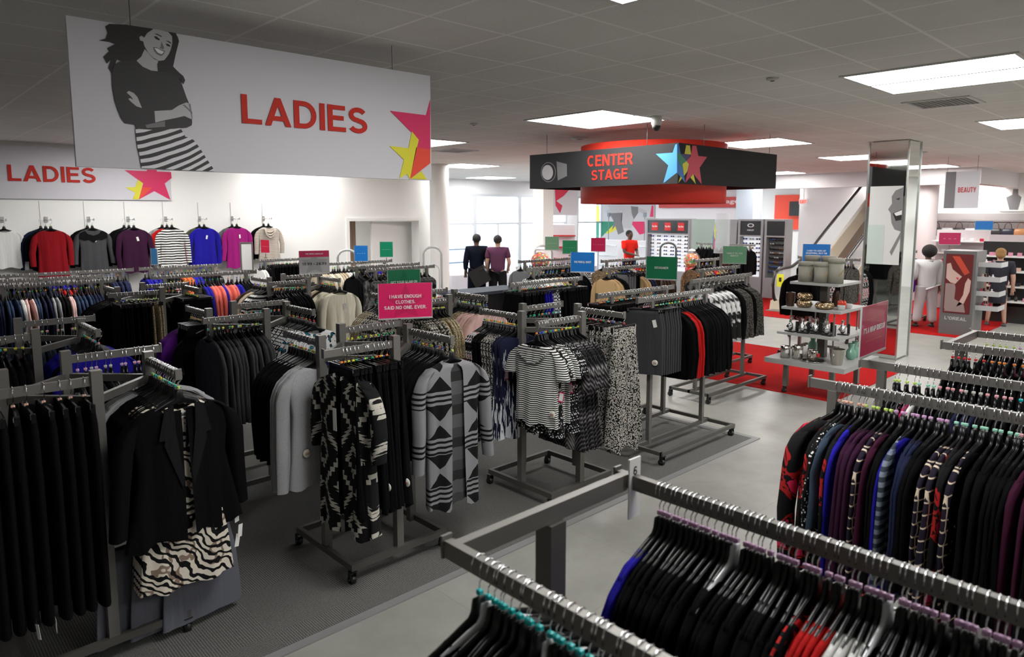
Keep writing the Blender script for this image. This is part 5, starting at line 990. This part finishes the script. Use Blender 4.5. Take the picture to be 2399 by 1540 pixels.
# poster of a figure on the service wall
po = thing('wall_poster','large coloured wall poster with a grey figure behind the attendant','poster',(0,0,0)); XP = 21.98
ya, za_ = onX(1398,482,XP); yb, zb2 = onX(1531,650,XP)
MB().lo_hi((XP-.03,yb,.6),(XP,ya,2.85)).build('board', mat('poster pale grey', (.5,.5,.52), .6), po)
q = lambda nm, pts, mt, lay: dec(po, nm, pts, mt, 51+lay*3, ('X', XP), 5.9975, 1380, 480)
q('colour_block', [(108,235),(400,235),(170,470),(240,470),(240,600),(108,600)], GRN, 1); q('colour_block', [(108,10),(140,10),(180,235),(108,235)], YEL, 1); q('colour_block', [(890,10),(915,10),(915,170),(862,170)], MAG, 1); q('colour_block', [(585,235),(800,235),(800,400),(720,420)], MAG, 1); q('colour_block', [(400,235),(480,300),(300,400),(240,400),(170,470)], YEL, 2)
q('figure', [(280,10),(520,10),(500,60),(430,110),(280,120),(240,90),(300,60)], SKN, 2); q('figure', [(300,120),(480,110),(470,250),(500,380),(420,420),(380,300),(330,360),(360,240)], SKD, 3); q('figure', [(480,20),(600,10),(760,60),(820,90),(800,130),(700,100),(640,180),(600,330),(500,330),(460,240)], SKN, 3); q('figure', [(600,20),(700,30),(700,110),(640,200),(610,120)], SKD, 4)
for i, (y, x) in enumerate(((15.2,19.2),(13.75,19.3))):
    o = thing('white_counter_unit','white service counter cabinet %s' % ['left of the attendant','right of the attendant'][i],'cabinet',(x,y,0)); MB().lo_hi((-.3,-.45,0),(.3,.45,1.38)).build('body', mat('glossy white panel', (.7,.7,.74), .3), o)
    for k in range(3): MB().lo_hi((-.34,-.4,.5+.35*k),(-.3,.4,.52+.35*k)).build('shelf', CG, o)
    MB().tube([(0,.2,1.38),(0,.2,2.2)], .012, 8).box((0,.2,2.25),(.05,.1,.14)).build('display_pole', FRD, o)
# ================================================================ ESCALATOR
es = thing('escalator','escalator with black handrails climbing to the right behind the display table','escalator',(0,0,0))
PX = [(15.9,.95),(16.6,1.0),(17.3,1.15),(21.6,3.2),(22.4,3.4)]
for y in (7.7,6.65):
    nw = [(16.1,.12),(15.9,.3),(15.82,.6),(15.9,.88),(16.1,.97),(16.8,1.0),(17.4,1.18),(18,1.5),(22,3.65)]
    MB().tube([(x,y,z) for x, z in nw], .04, 10).build('handrail', mat('black handrail rubber', (.012,.012,.012), .3), es)
    gl = MB(); n_ = len(nw)-3; gl.prism([(x+.03,z-.03) for x, z in nw[1:]]+[(22,2.9),(17.6,.6),(16.2,.15)], lambda u, v, w_: (u, y+w_, v), (-.008,.008)); gl.build('glass_balustrade', mat('balustrade glass', (.85,.9,.9), .05, alpha=.3), es)
    MB().prism([(15.9,.0),(15.95,.22),(17.3,.32),(22,2.95),(22,2.3),(17.6,.0)], lambda u, v, w_: (u, y+w_, v), (-.3,.1) if y > 7 else (-.08,.08)).build('deck_panel', mat('champagne steel panel', (.42,.36,.27), .35, .6), es)
for k in range(15):
    x = 17.2+.32*k; st = MB(); st.lo_hi((x,6.73,.02+.19*max(0,k-0)-.2 if k > 1 else .0),(x+.33,7.19,.22+.19*k)); st.build('step', mat('black ribbed step', (.01,.01,.01), .4), es); MB().lo_hi((x-.004,6.74,.205+.19*k),(x+.02,7.18,.223+.19*k)).build('step_edge', mat('yellow step edge', (.35,.3,.05), .5), es)
MB().lo_hi((15.6,6.6,0),(17.25,7.75,.02)).build('landing_plate', STEEL, es)
yt = MB().box((15.88,7.55,.72),(.01,.16,.3)).build('warning_notice', mat('yellow notice', (.7,.75,.02), .5), es)
MB().box((15.872,7.55,.74),(.004,.06,.1)).build('notice_symbol', BPL, yt)
# ================================================================ COSMETICS
lo = thing('cosmetics_stand',"tall grey LOREAL cosmetics stand with a portrait panel and side shelves",'display stand',(15.3,3.7,0), 0)
MB().lo_hi((-.25,-.27,.0),(.45,.27,1.6)).build('body', mat('dark grey stand', (.13,.13,.13), .4), lo)
pm = MB(); pm.lo_hi((-.262,-.22,.42),(-.25,.22,1.54)); pa = pm.build('portrait_panel', mat('portrait dark red', (.12,.01,.01), .4), lo)
fx = lambda nm, pts, mt, lay: MB().prism(pts, lambda u, v, w_: (w_, -u, v), (-.262-.002*lay,-.26)).build(nm, mt, pa)
PSK = mat('portrait skin', (.55,.38,.33), .5); fx('portrait_shape', [(-.2,1.35),(-.14,1.37),(-.1,1.25),(.06,1.12),(-.04,.98),(-.12,1.0),(-.2,1.08)], PSK, 1); fx('portrait_shape', [(-.2,.98),(-.05,.98),(-.03,.9),(-.05,.5),(-.15,.45),(-.2,.5)], mat('portrait mauve', (.28,.2,.19), .5), 1); fx('portrait_shape', [(.0,.55),(.1,.78),(.12,1.0),(.16,1.1),(.21,1.05),(.2,.85),(.12,.62)], PSK, 2); fx('portrait_shape', [(-.12,1.5),(.0,1.5),(.18,1.2),(.1,1.15)], mat('portrait orange red', (.5,.05,.02), .5), 2); fx('portrait_shape', [(-.04,1.1),(.01,1.1),(.0,1.05)], STR_R, 3); fx('portrait_shape', [(-.2,.45),(.15,.45),(.12,.6),(-.05,.7)], mat('portrait mauve'), 2)
textobj('lettering',"L'OREAL",.36,.06,mat('pale grey letters',(.5,.5,.5),.5),lo,(-.252,0,.32),(0,-1,0),depth=.003)
for k in range(4):
    tr_ = MB(); z = .5+.27*k; tr_.lo_hi((-.1,-.62,z),(.4,-.27,z+.015)).lo_hi((-.1,-.63,z),(.4,-.62,z+.09)).lo_hi((-.11,-.63,z),(-.1,-.27,z+.09)); tr_.build('side_tray', mat('pale grey tray', (.45,.45,.46), .4), lo)
PC = [mat('product %d' % i, c, .3) for i, c in enumerate([(.02,.02,.02),(.5,.02,.06),(.6,.6,.62),(.55,.35,.3),(.6,.25,.35),(.1,.1,.12),(.7,.65,.6)])]
pmesh = [MB().lathe((0,0,0),[(.028,0),(.028,.08),(.014,.085),(.014,.12)],10,0,True).mesh('cosmetic_bottle', c) for c in PC]+[MB().lo_hi((-.05,-.04,0),(.05,.04,.07)).mesh('cosmetic_box', c) for c in PC]
for k in range(4):
    for i in range(7):
        me = pmesh[R.randrange(14)]; put(me.name.split('.')[0], me, None, (15.3-.05+.08*(i%5), 3.7-.34-.14*(i//5)-.02*(i%2), .516+.27*k), 0, 'small cosmetic item on side tray %s from the bottom of the portrait stand, %s along' % (ordinal(k+1), ordinal(i+1)), 'cosmetic', 'cosmetics on the portrait stand')
def gondola(lab, short, x, y0, y1, z0, z1, nsh, shm, step=.16, tilt=.0, base=PC[0], depth=.45):
    o = thing('cosmetics_gondola', lab, 'shelf unit', (x,(y0+y1)/2,0)); w = y1-y0
    MB().lo_hi((.2,-w/2,0),(.3,w/2,z1)).lo_hi((0,-w/2,0),(.2,w/2,z0-.1)).build('body', base, o)
    for k in range(nsh):
        z = z0+(z1-z0)*k/nsh; MB().lo_hi((.2-depth,-w/2,z),(.2,w/2,z+.025)).build('shelf', shm, o)
        for i in range(int(w/step)):
            me = pmesh[R.randrange(14)]; put(me.name.split('.')[0], me, None, (x+.02-R.uniform(0,.12), y0+.08+step*i, z+.026), R.uniform(-.3,.3), '%s, shelf %s from the bottom, %s from the right' % (short, ordinal(k+1), ordinal(i+1)), 'cosmetic', short.split(' on ')[-1]+' items')
gondola('black cosmetics gondola with white shelf edges right of the portrait stand','item on the black gondola',17.6,3.0,3.95,.45,1.7,4,WHT_M)
gondola('long cosmetics counter with magenta shelf edges at the right edge','item on the magenta shelf unit',19.4,2.6,3.9,.6,1.6,3,mat('magenta edge', (.45,.01,.1), .4))
gondola('grey cosmetics shelves behind the woman in white','item on the pink shelves',19.2,4.2,5.3,.5,1.9,5,WHT_M,.2,base=mat('pale back panel', (.5,.45,.46), .5))
gondola('perfume counter before the handbag wall','item on the perfume counter',21.3,3.4,5.4,.7,1.75,3,WHT_M,.22,base=mat('pale back panel'))
# bright handbag wall
struct('wall_handbags', MB().lo_hi((24,-4,0),(24.2,7.6,HC)).lo_hi((24.2,7.5,0),(27,7.6,HC)), mat('bright white wall', (.85,.85,.84), .7))
struct('wall_column_pale', MB().lathe((20.6,5.95,0),[(.3,0),(.3,HC)],32), mat('pale pink column', (.7,.64,.64), .6))
hr = thing('handbag_rail','long rail of handbags on the bright wall at upper right','shelf unit',(23.9,3.8,0)); MB().lo_hi((-.3,-3.5,2.12),(-.0,3.6,2.3)).build('canopy', mat('grey canopy', (.4,.39,.38), .5), hr); MB().lo_hi((-.28,-3.5,1.1),(0,3.6,1.13)).build('shelf', WHT_M, hr); MB().tube([(-.22,-3.5,2.05),(-.22,3.6,2.05)], .012, 8).build('rail', STEELD, hr)
bcs = [((.01,.01,.01),'black'),((.06,.03,.03),'dark brown'),((.35,.35,.36),'grey'),((.01,.35,.2),'bright green'),((.01,.012,.03),'navy'),((.45,.2,.08),'tan'),((.5,.06,.05),'red')]
def bag(lab, c, loc, grp, s=1, rz=pi/2):
    o = thing('handbag', lab, 'handbag', loc, rz, grp); m = MB(); 
    m.loft([[(x*w*s, y*d*s, z*s) for x, y in ((-1,-.7),(-.7,-1),(.7,-1),(1,-.7),(1,.7),(.7,1),(-.7,1),(-1,.7))] for w, d, z in ((.15,.06,0),(.17,.075,.04),(.16,.06,.16),(.13,.03,.24))], 0, True, True); m.build('bag_body', mat('bag leather %s' % (c,), c, .45), o)
    MB().tube([(-.09*s,0,.23*s),(-.07*s,0,.36*s),(0,0,.42*s),(.07*s,0,.36*s),(.09*s,0,.23*s)], .008*s, 6).build('strap', mat('bag leather %s' % (c,), c, .45), o)
for i in range(11):
    c, nme = bcs[[0,1,0,2,0,2,3,0,4,5,0][i]]; bag('%s handbag hanging on the bright wall rail, %s from the left' % (nme, ordinal(i+1)), c, (23.68, 7.1-.3*i, 1.63), 'handbags on the wall rail')
for i in range(9):
    c, nme = bcs[[2,6,2,0,5,2,1,6,0][i]]; bag('%s handbag on the lower shelf of the bright wall, %s from the left' % (nme, ordinal(i+1)), c, (23.75, 6.9-.36*i, 1.131), 'handbags on the lower shelf', .9)
o = thing('hanging_beauty_banner','hanging grey banner with a portrait and red BEAUTY lettering','sign',(16,4.0,0), radians(8)); MB().lo_hi((-.01,-.3,2.4),(.01,.28,3.12)).build('board', SG, o); MB().lo_hi((-.014,.1,2.4),(-.011,.27,3.12)).build('portrait', SKD, o); textobj('lettering','BEAUTY',.3,.1,RED,o,(-.0105,-.1,2.76),(0,-1,0)); 
for y in (-.25,.25): MB().tube([(0,y,3.12),(0,y,HC)], .003, 6).build('suspension_wire', STEELD, o)
o = thing('fashion_picture','white picture panel with a grey figure high on the handbag wall','picture',(23.97,4.66,2.7)); MB().box((0,0,0),(.03,.7,.68)).build('panel', WHT_M, o); MB().prism([(-.1,-.3),(.1,-.3),(.16,.05),(.08,.12),(.07,.28),(-.05,.28),(-.06,.12),(-.2,.05)], lambda u, v, w_: (w_, -u, v), (-.02,-.016)).build('printed_figure', SKD, o)
small('magenta card on the cosmetics counter behind the woman in white', (17.8,4.6,1.61), -60, .42,.26, (.5,.01,.1), '- - -', 1.61); small('blue card above the perfume counter', (21.3,4.75,1.88), -60, .4,.22, BLUc, None, .1)
# bags shelf beyond the escalator, exit sign, back wall clothing
struct('wall_accessories', MB().lo_hi((27,6.5,0),(27.15,12.2,HC)), mat('warm white wall', (.8,.78,.77), .8))
sh = thing('wall_shelf','white shelf of orange handbags behind the escalator','shelf',(26.98,8.6,1.45)); MB().lo_hi((-.35,-1.2,0),(0,1.2,.04)).build('board', WHT_M, sh); MB().lo_hi((-.3,-1.1,-.1),(-.02,-1.05,0)).lo_hi((-.3,1.05,-.1),(-.02,1.1,0)).build('bracket', STEEL, sh)
for i, (c, nme) in enumerate([((.3,.08,.05),'rust'),((.5,.2,.05),'orange'),((.5,.22,.06),'amber'),((.6,.02,.25),'pink'),((.45,.18,.05),'tan')]): bag('%s handbag on the white shelf behind the escalator' % nme, c, (26.78, 9.5-.42*i, 1.491), 'handbags behind the escalator', 1.1)
def exit_sign(lab, loc, rz):
    o = thing('exit_sign', lab, 'exit sign', loc, rz); MB().box((0,0,0),(.34,.05,.2)).build('housing', WHT_M, o); MB().box((0,0,(HC-loc[2]+.1)/2),(.03,.03,HC-loc[2]-.1)).build('hanging_rod', WHT_M, o)
    textobj('lettering','EXIT',.27,.12,mat('lit red letters',(.8,.02,.02),.5,emit=(1,.04,.02),es=3.5),o,(0,-.026,0),(1,0,0),depth=.003)
exit_sign('red EXIT sign on the far wall left of the escalator', (26.9,12.0,2.75), -pi/2); exit_sign('red EXIT sign beside the tall entrance windows', (15.6,13.2,2.98), -.8)
# star banner by the entrance, with small goods shelf
o = thing('star_banner','hanging grey banner with a red star beside the entrance windows','sign',(13.6,12.35,0), -.75); MB().lo_hi((-.32,-.01,2.25),(.32,.01,3.0)).build('board', SG, o); MB().prism([(-.28,2.92),(.1,2.92),(-.05,2.75),(-.24,2.62),(-.08,2.5),(-.14,2.3),(-.26,2.5)], lambda u, v, w_: (u, w_, v), (-.014,-.011)).build('printed_star', STR_R, o)
for x_ in (-.28,.28): MB().tube([(x_,0,3.0),(x_,0,HC)], .003, 6).build('suspension_wire', STEELD, o)
o = thing('checkout_shelf','red and white goods shelf beside the square column','shelf unit',(13.7,12.5,0), -.75); MB().lo_hi((-.3,0,0),(.3,.3,2.0)).build('body', mat('glossy white panel'), o)
for k in range(3): MB().lo_hi((-.3,-.2,1.1+.3*k),(.3,0,1.13+.3*k)).build('shelf', mat('red laminate'), o)
# ================================================================ PEOPLE
def skin(name, pts, edges, rad, mt, parent, root=0, sub=2, flat=None):
    me = bpy.data.meshes.new(name); me.from_pydata(pts, edges, []); me.materials.append(mt)
    o = put(name, me, parent); md = o.modifiers.new('s', 'SKIN'); md.use_smooth_shade = True
    for i, r in enumerate(rad):
        v = me.skin_vertices[0].data[i]; v.radius = r if isinstance(r, tuple) else (r, r); v.use_root = i == root
    sd = o.modifiers.new('d', 'SUBSURF'); sd.levels = sub; sd.render_levels = sub
    return o
def person(label, loc, rz, h, skc, hair, shirt, legs, shoe, arms, sleeve=.5, skirt=False, afro=0, hairlen=0, jacket=False, legsplit=.09):
    """figure facing local -Y; arms = [(elbow, wrist) left(+x), right(-x)] in units of height"""
    o = thing('person', label, 'person', loc, rz); k = h
    SK = mat('skin %s' % (skc,), skc, .55)
    V = lambda x, y, z: (x*k, y*k, z*k)
    pts = [V(0,0,.53), V(0,0,.62), V(0,.005,.72), V(0,.005,.80), V(0,0,.838), V(0,-.008,.865), V(0,-.01,.90), V(0,-.012,.945), V(0,-.006,.978)]
    rad = [.085,.075,.09,.075,.034,.034,.05,.052,.03]; E_ = [(i, i+1) for i in range(8)]
    rad = [r*k if not isinstance(r, tuple) else r for r in rad]; rad[0:4] = [(.088*k,.06*k),(.078*k,.055*k),(.098*k,.062*k),(.08*k,.05*k)]
    for s, (el, wr) in zip((1,-1), arms):
        b = len(pts); sh = V(s*.115,.0,.795); el = V(*el); wr = V(*wr)
        pts += [sh, el, wr]; rad += [.036*k,.028*k,.019*k]; E_ += [(3, b), (b, b+1), (b+1, b+2)]
        d = (Vector(wr)-Vector(el)).normalized(); palm = Vector(wr)+d*.045*k; side = Vector((-d.y, d.x, 0)); side = side.normalized() if side.length > .1 else Vector((0,1,0))
        pb = len(pts); pts.append(tuple(palm)); rad.append((.022*k,.014*k)); E_.append((b+2, pb))
        for f_ in range(4):
            c1 = palm+side*(f_-1.5)*.011*k+d*.028*k; c2_ = c1+d*(.022-.003*abs(f_-1.5))*k+Vector((0,-.006*k,-.004*k)); q_ = len(pts); pts += [tuple(c1), tuple(c2_)]; rad += [.0055*k,.0045*k]; E_ += [(pb, q_), (q_, q_+1)]
        th = Vector(wr)+d*.025*k-side*.026*k; q_ = len(pts); pts += [tuple(th), tuple(th+d*.02*k)]; rad += [.007*k,.005*k]; E_ += [(b+2, q_), (q_, q_+1)]
    for s in (1,-1):
        b = len(pts); pts += [V(s*.05,0,.5), V(s*(legsplit*.8),-.006,.28), V(s*legsplit,.006,.06), V(s*legsplit,-.05,.022)]; rad += [.055*k,.034*k,.022*k,.018*k]; E_ += [(0, b), (b, b+1), (b+1, b+2), (b+2, b+3)]
    body = skin('body', pts, E_, rad, SK, o)
    # face details
    fm = MB(); fm.tube([V(0,-.052,.925), V(0,-.072,.905), V(0,-.058,.9)], [.006*k,.009*k,.007*k], 8); fm.build('nose', SK, o)
    fm = MB()
    for s in (1,-1): fm.sphere(V(s*.052,-.005,.92), .017*k, n=10, m=6, sq=(.35,.7,1))
    fm.build('ear', SK, o)
    fm = MB()
    for s in (1,-1): fm.sphere(V(s*.02,-.058,.928), .006*k, n=8, m=5)
    fm.build('eye', BPL, o); MB().tube([V(-.016,-.059,.887), V(0,-.064,.885), V(.016,-.059,.887)], .004*k, 6).build('mouth', mat('lips', (.25,.08,.07), .5), o)
    H = mat('hair %s' % (hair,), hair, .8); hm = MB()
    if afro: hm.sphere(V(0,.02,.945), afro*k, n=22, m=14, sq=(1,.95,.95))
    else:
        hm.sphere(V(0,.012,.943), .06*k, n=20, m=12, sq=(.98,1.0,1.0))
        if hairlen: hm.sphere(V(0,.04,.943-hairlen/2), .055*k, n=16, m=10, sq=(1,.6,hairlen*18))
    hb = hm.build('hair', H, o)
    # shirt
    st = [V(0,0,.455)]+[pts[i] for i in (1,2,3)]+[V(0,.004,.838)]; sr = [(.115*k,.08*k),(.105*k,.075*k),(.125*k,.08*k),(.1*k,.065*k),(.05*k,.045*k)]
    if jacket: st[0] = V(0,0,.43); sr[0] = (.13*k,.09*k)
    se = [(i, i+1) for i in range(4)]
    for s, (el, wr) in zip((1,-1), arms):
        b = len(st); el_ = Vector(V(*el)); wr_ = Vector(V(*wr)); sh_ = Vector(V(s*.118,0,.8))
        st.append(tuple(sh_)); sr.append(.052*k); se.append((3, b))
        e1 = sh_+(el_-sh_)*min(1, sleeve*2); st.append(tuple(e1)); sr.append(.043*k); se.append((b, b+1))
        if sleeve > .5: st.append(tuple(el_+(wr_-el_)*(sleeve*2-1))); sr.append(.032*k); se.append((b+1, b+2))
    skin('jacket' if jacket else 'shirt', st, se, sr, shirt, o)
    if skirt:
        m = MB(); m.lathe((0,0,0), [(.095*k,.30*k),(.1*k,.42*k),(.085*k,.55*k)], 24)
        m.build('skirt', legs, o)
    else:
        lp = [V(0,0,.60)]; lr = [(.115*k,.085*k)]; le = []
        for s in (1,-1):
            b = len(lp); lp += [V(s*.055,0,.47), V(s*(legsplit*.8),-.004,.28), V(s*legsplit,.004,.05)]; lr += [.078*k,.06*k,.052*k]; le += [(0, b), (b, b+1), (b+1, b+2)]
        skin('trousers', lp, le, lr, legs, o)
    for s in (1,-1):
        m = MB(); m.loft([[(s*legsplit*k+w*cos(a)*k, y*k, (z+hh*max(0,sin(a)))*k) for a in [2*pi*q_/12 for q_ in range(12)]] for y, w, z, hh in ((.03,.018,0,.03),(.01,.026,0,.05),(-.05,.028,0,.035),(-.09,.022,0,.02),(-.1,.01,0,.01))], 0, True, True); m.build('shoe', shoe, o)
    return o
AD = ((.15,.01,.62),(.15,-.03,.49)); 
def mir(t): return tuple((-p[0], p[1], p[2]) for p in t)
NAVY = cloth('suit navy', (.006,.008,.016)); 
person('person in a plum short-sleeved tee and black trousers seen from behind, holding a black crate', (11.3,12.45,0), pi-.85, 1.78, (.42,.25,.18), (.012,.009,.008), cloth('plum tee', (.1,.035,.075)), cloth('black trousers', (.01,.01,.012)), BPL, [AD, mir(((.16,.02,.63),(.13,-.09,.53)))], .36)
person('person in a dark navy shirt standing left of the plum tee, head bowed', (11.1,13.0,0), pi-.6, 1.80, (.10,.05,.03), (.008,.007,.006), NAVY, NAVY, BPL, [AD, mir(AD)], .95)
person('person in a white trouser suit with a round dark afro, seen from behind', (15.75,4.42,0), pi-.95, 1.64, (.12,.06,.04), (.008,.006,.006), cloth('white suit jacket', (.72,.7,.7)), cloth('white suit trousers', (.62,.59,.6)), BPL, [((.14,-.02,.62),(.12,-.12,.58)), mir(((.14,.01,.62),(.14,-.03,.5)))], .95, afro=.085, jacket=True)
person('person in a bright red polo shirt behind the counter, hands together', (16.9,12.75,0), -.2, 1.80, (.09,.045,.03), (.008,.006,.006), cloth('red polo', (.75,.02,.012)), cloth('black trousers'), BPL, [((.14,-.03,.64),(.04,-.16,.6)), mir(((.14,-.03,.64),(.03,-.15,.6)))], .38)
person('person in a black skirt crouched forward behind the portrait stand', (16.25,4.05,0), pi/2, 1.55, (.4,.2,.11), (.03,.015,.01), P['black'], P['black'], mat('green shoe', (.02,.3,.2), .5), [AD, mir(AD)], .4, skirt=True)
person('person with blonde hair and bare calves right of the portrait stand', (16.95,3.45,0), pi/2+.2, 1.6, (.5,.3,.22), (.28,.15,.05), cloth('dark dress top', (.03,.03,.04)), cloth('dark dress skirt', (.03,.03,.04)), mat('grey shoe', (.05,.05,.06), .5), [AD, mir(AD)], .4, skirt=True, hairlen=.05)
person('person with long dark hair beyond the escalator foot', (17.5,6.0,0), -1.2, 1.66, (.4,.24,.17), (.02,.01,.008), P['black'], P['black'], BPL, [AD, mir(AD)], .5, hairlen=.08)
crate = thing('black_crate','black rectangular crate held by the person in the plum tee','crate',(10.92,12.52,.62), -.85); 
m = MB(); m.lo_hi((-.2,-.15,0),(.2,.15,.02)); m.lo_hi((-.2,-.15,.02),(-.185,.15,.42)); m.lo_hi((.185,-.15,.02),(.2,.15,.42)); m.lo_hi((-.185,-.15,.02),(.185,-.135,.42)); m.lo_hi((-.185,.135,.02),(.185,.15,.42))
for i, v in enumerate(m.v): a = .5; m.v[i] = (v[0]*cos(a)-v[2]*sin(a), v[1], v[0]*sin(a)+v[2]*cos(a))
m.build('shell', BPL, crate); MB().tube([(-.1,-.16,.3),(-.1,-.19,.34),(-.02,-.19,.38),(-.02,-.16,.36)], .008, 6).build('handle', BPL, crate)
# beige fabric column seen through the recess
o = thing('curtain_panel','tan curtain panel inside the white recess opening','curtain',(8.55,YW+1.2,0)); m = MB(); m.loft([[(-.14+.28*k/24, .03*sin(k*1.3), z) for k in range(25)] for z in (.02,1.1,2.28)], 0, closed=False); m.build('cloth', cloth('tan curtain', (.5,.36,.28)), o); MB().tube([(-.2,0,2.29),(.2,0,2.29)], .012, 8).build('rod', STEEL, o)
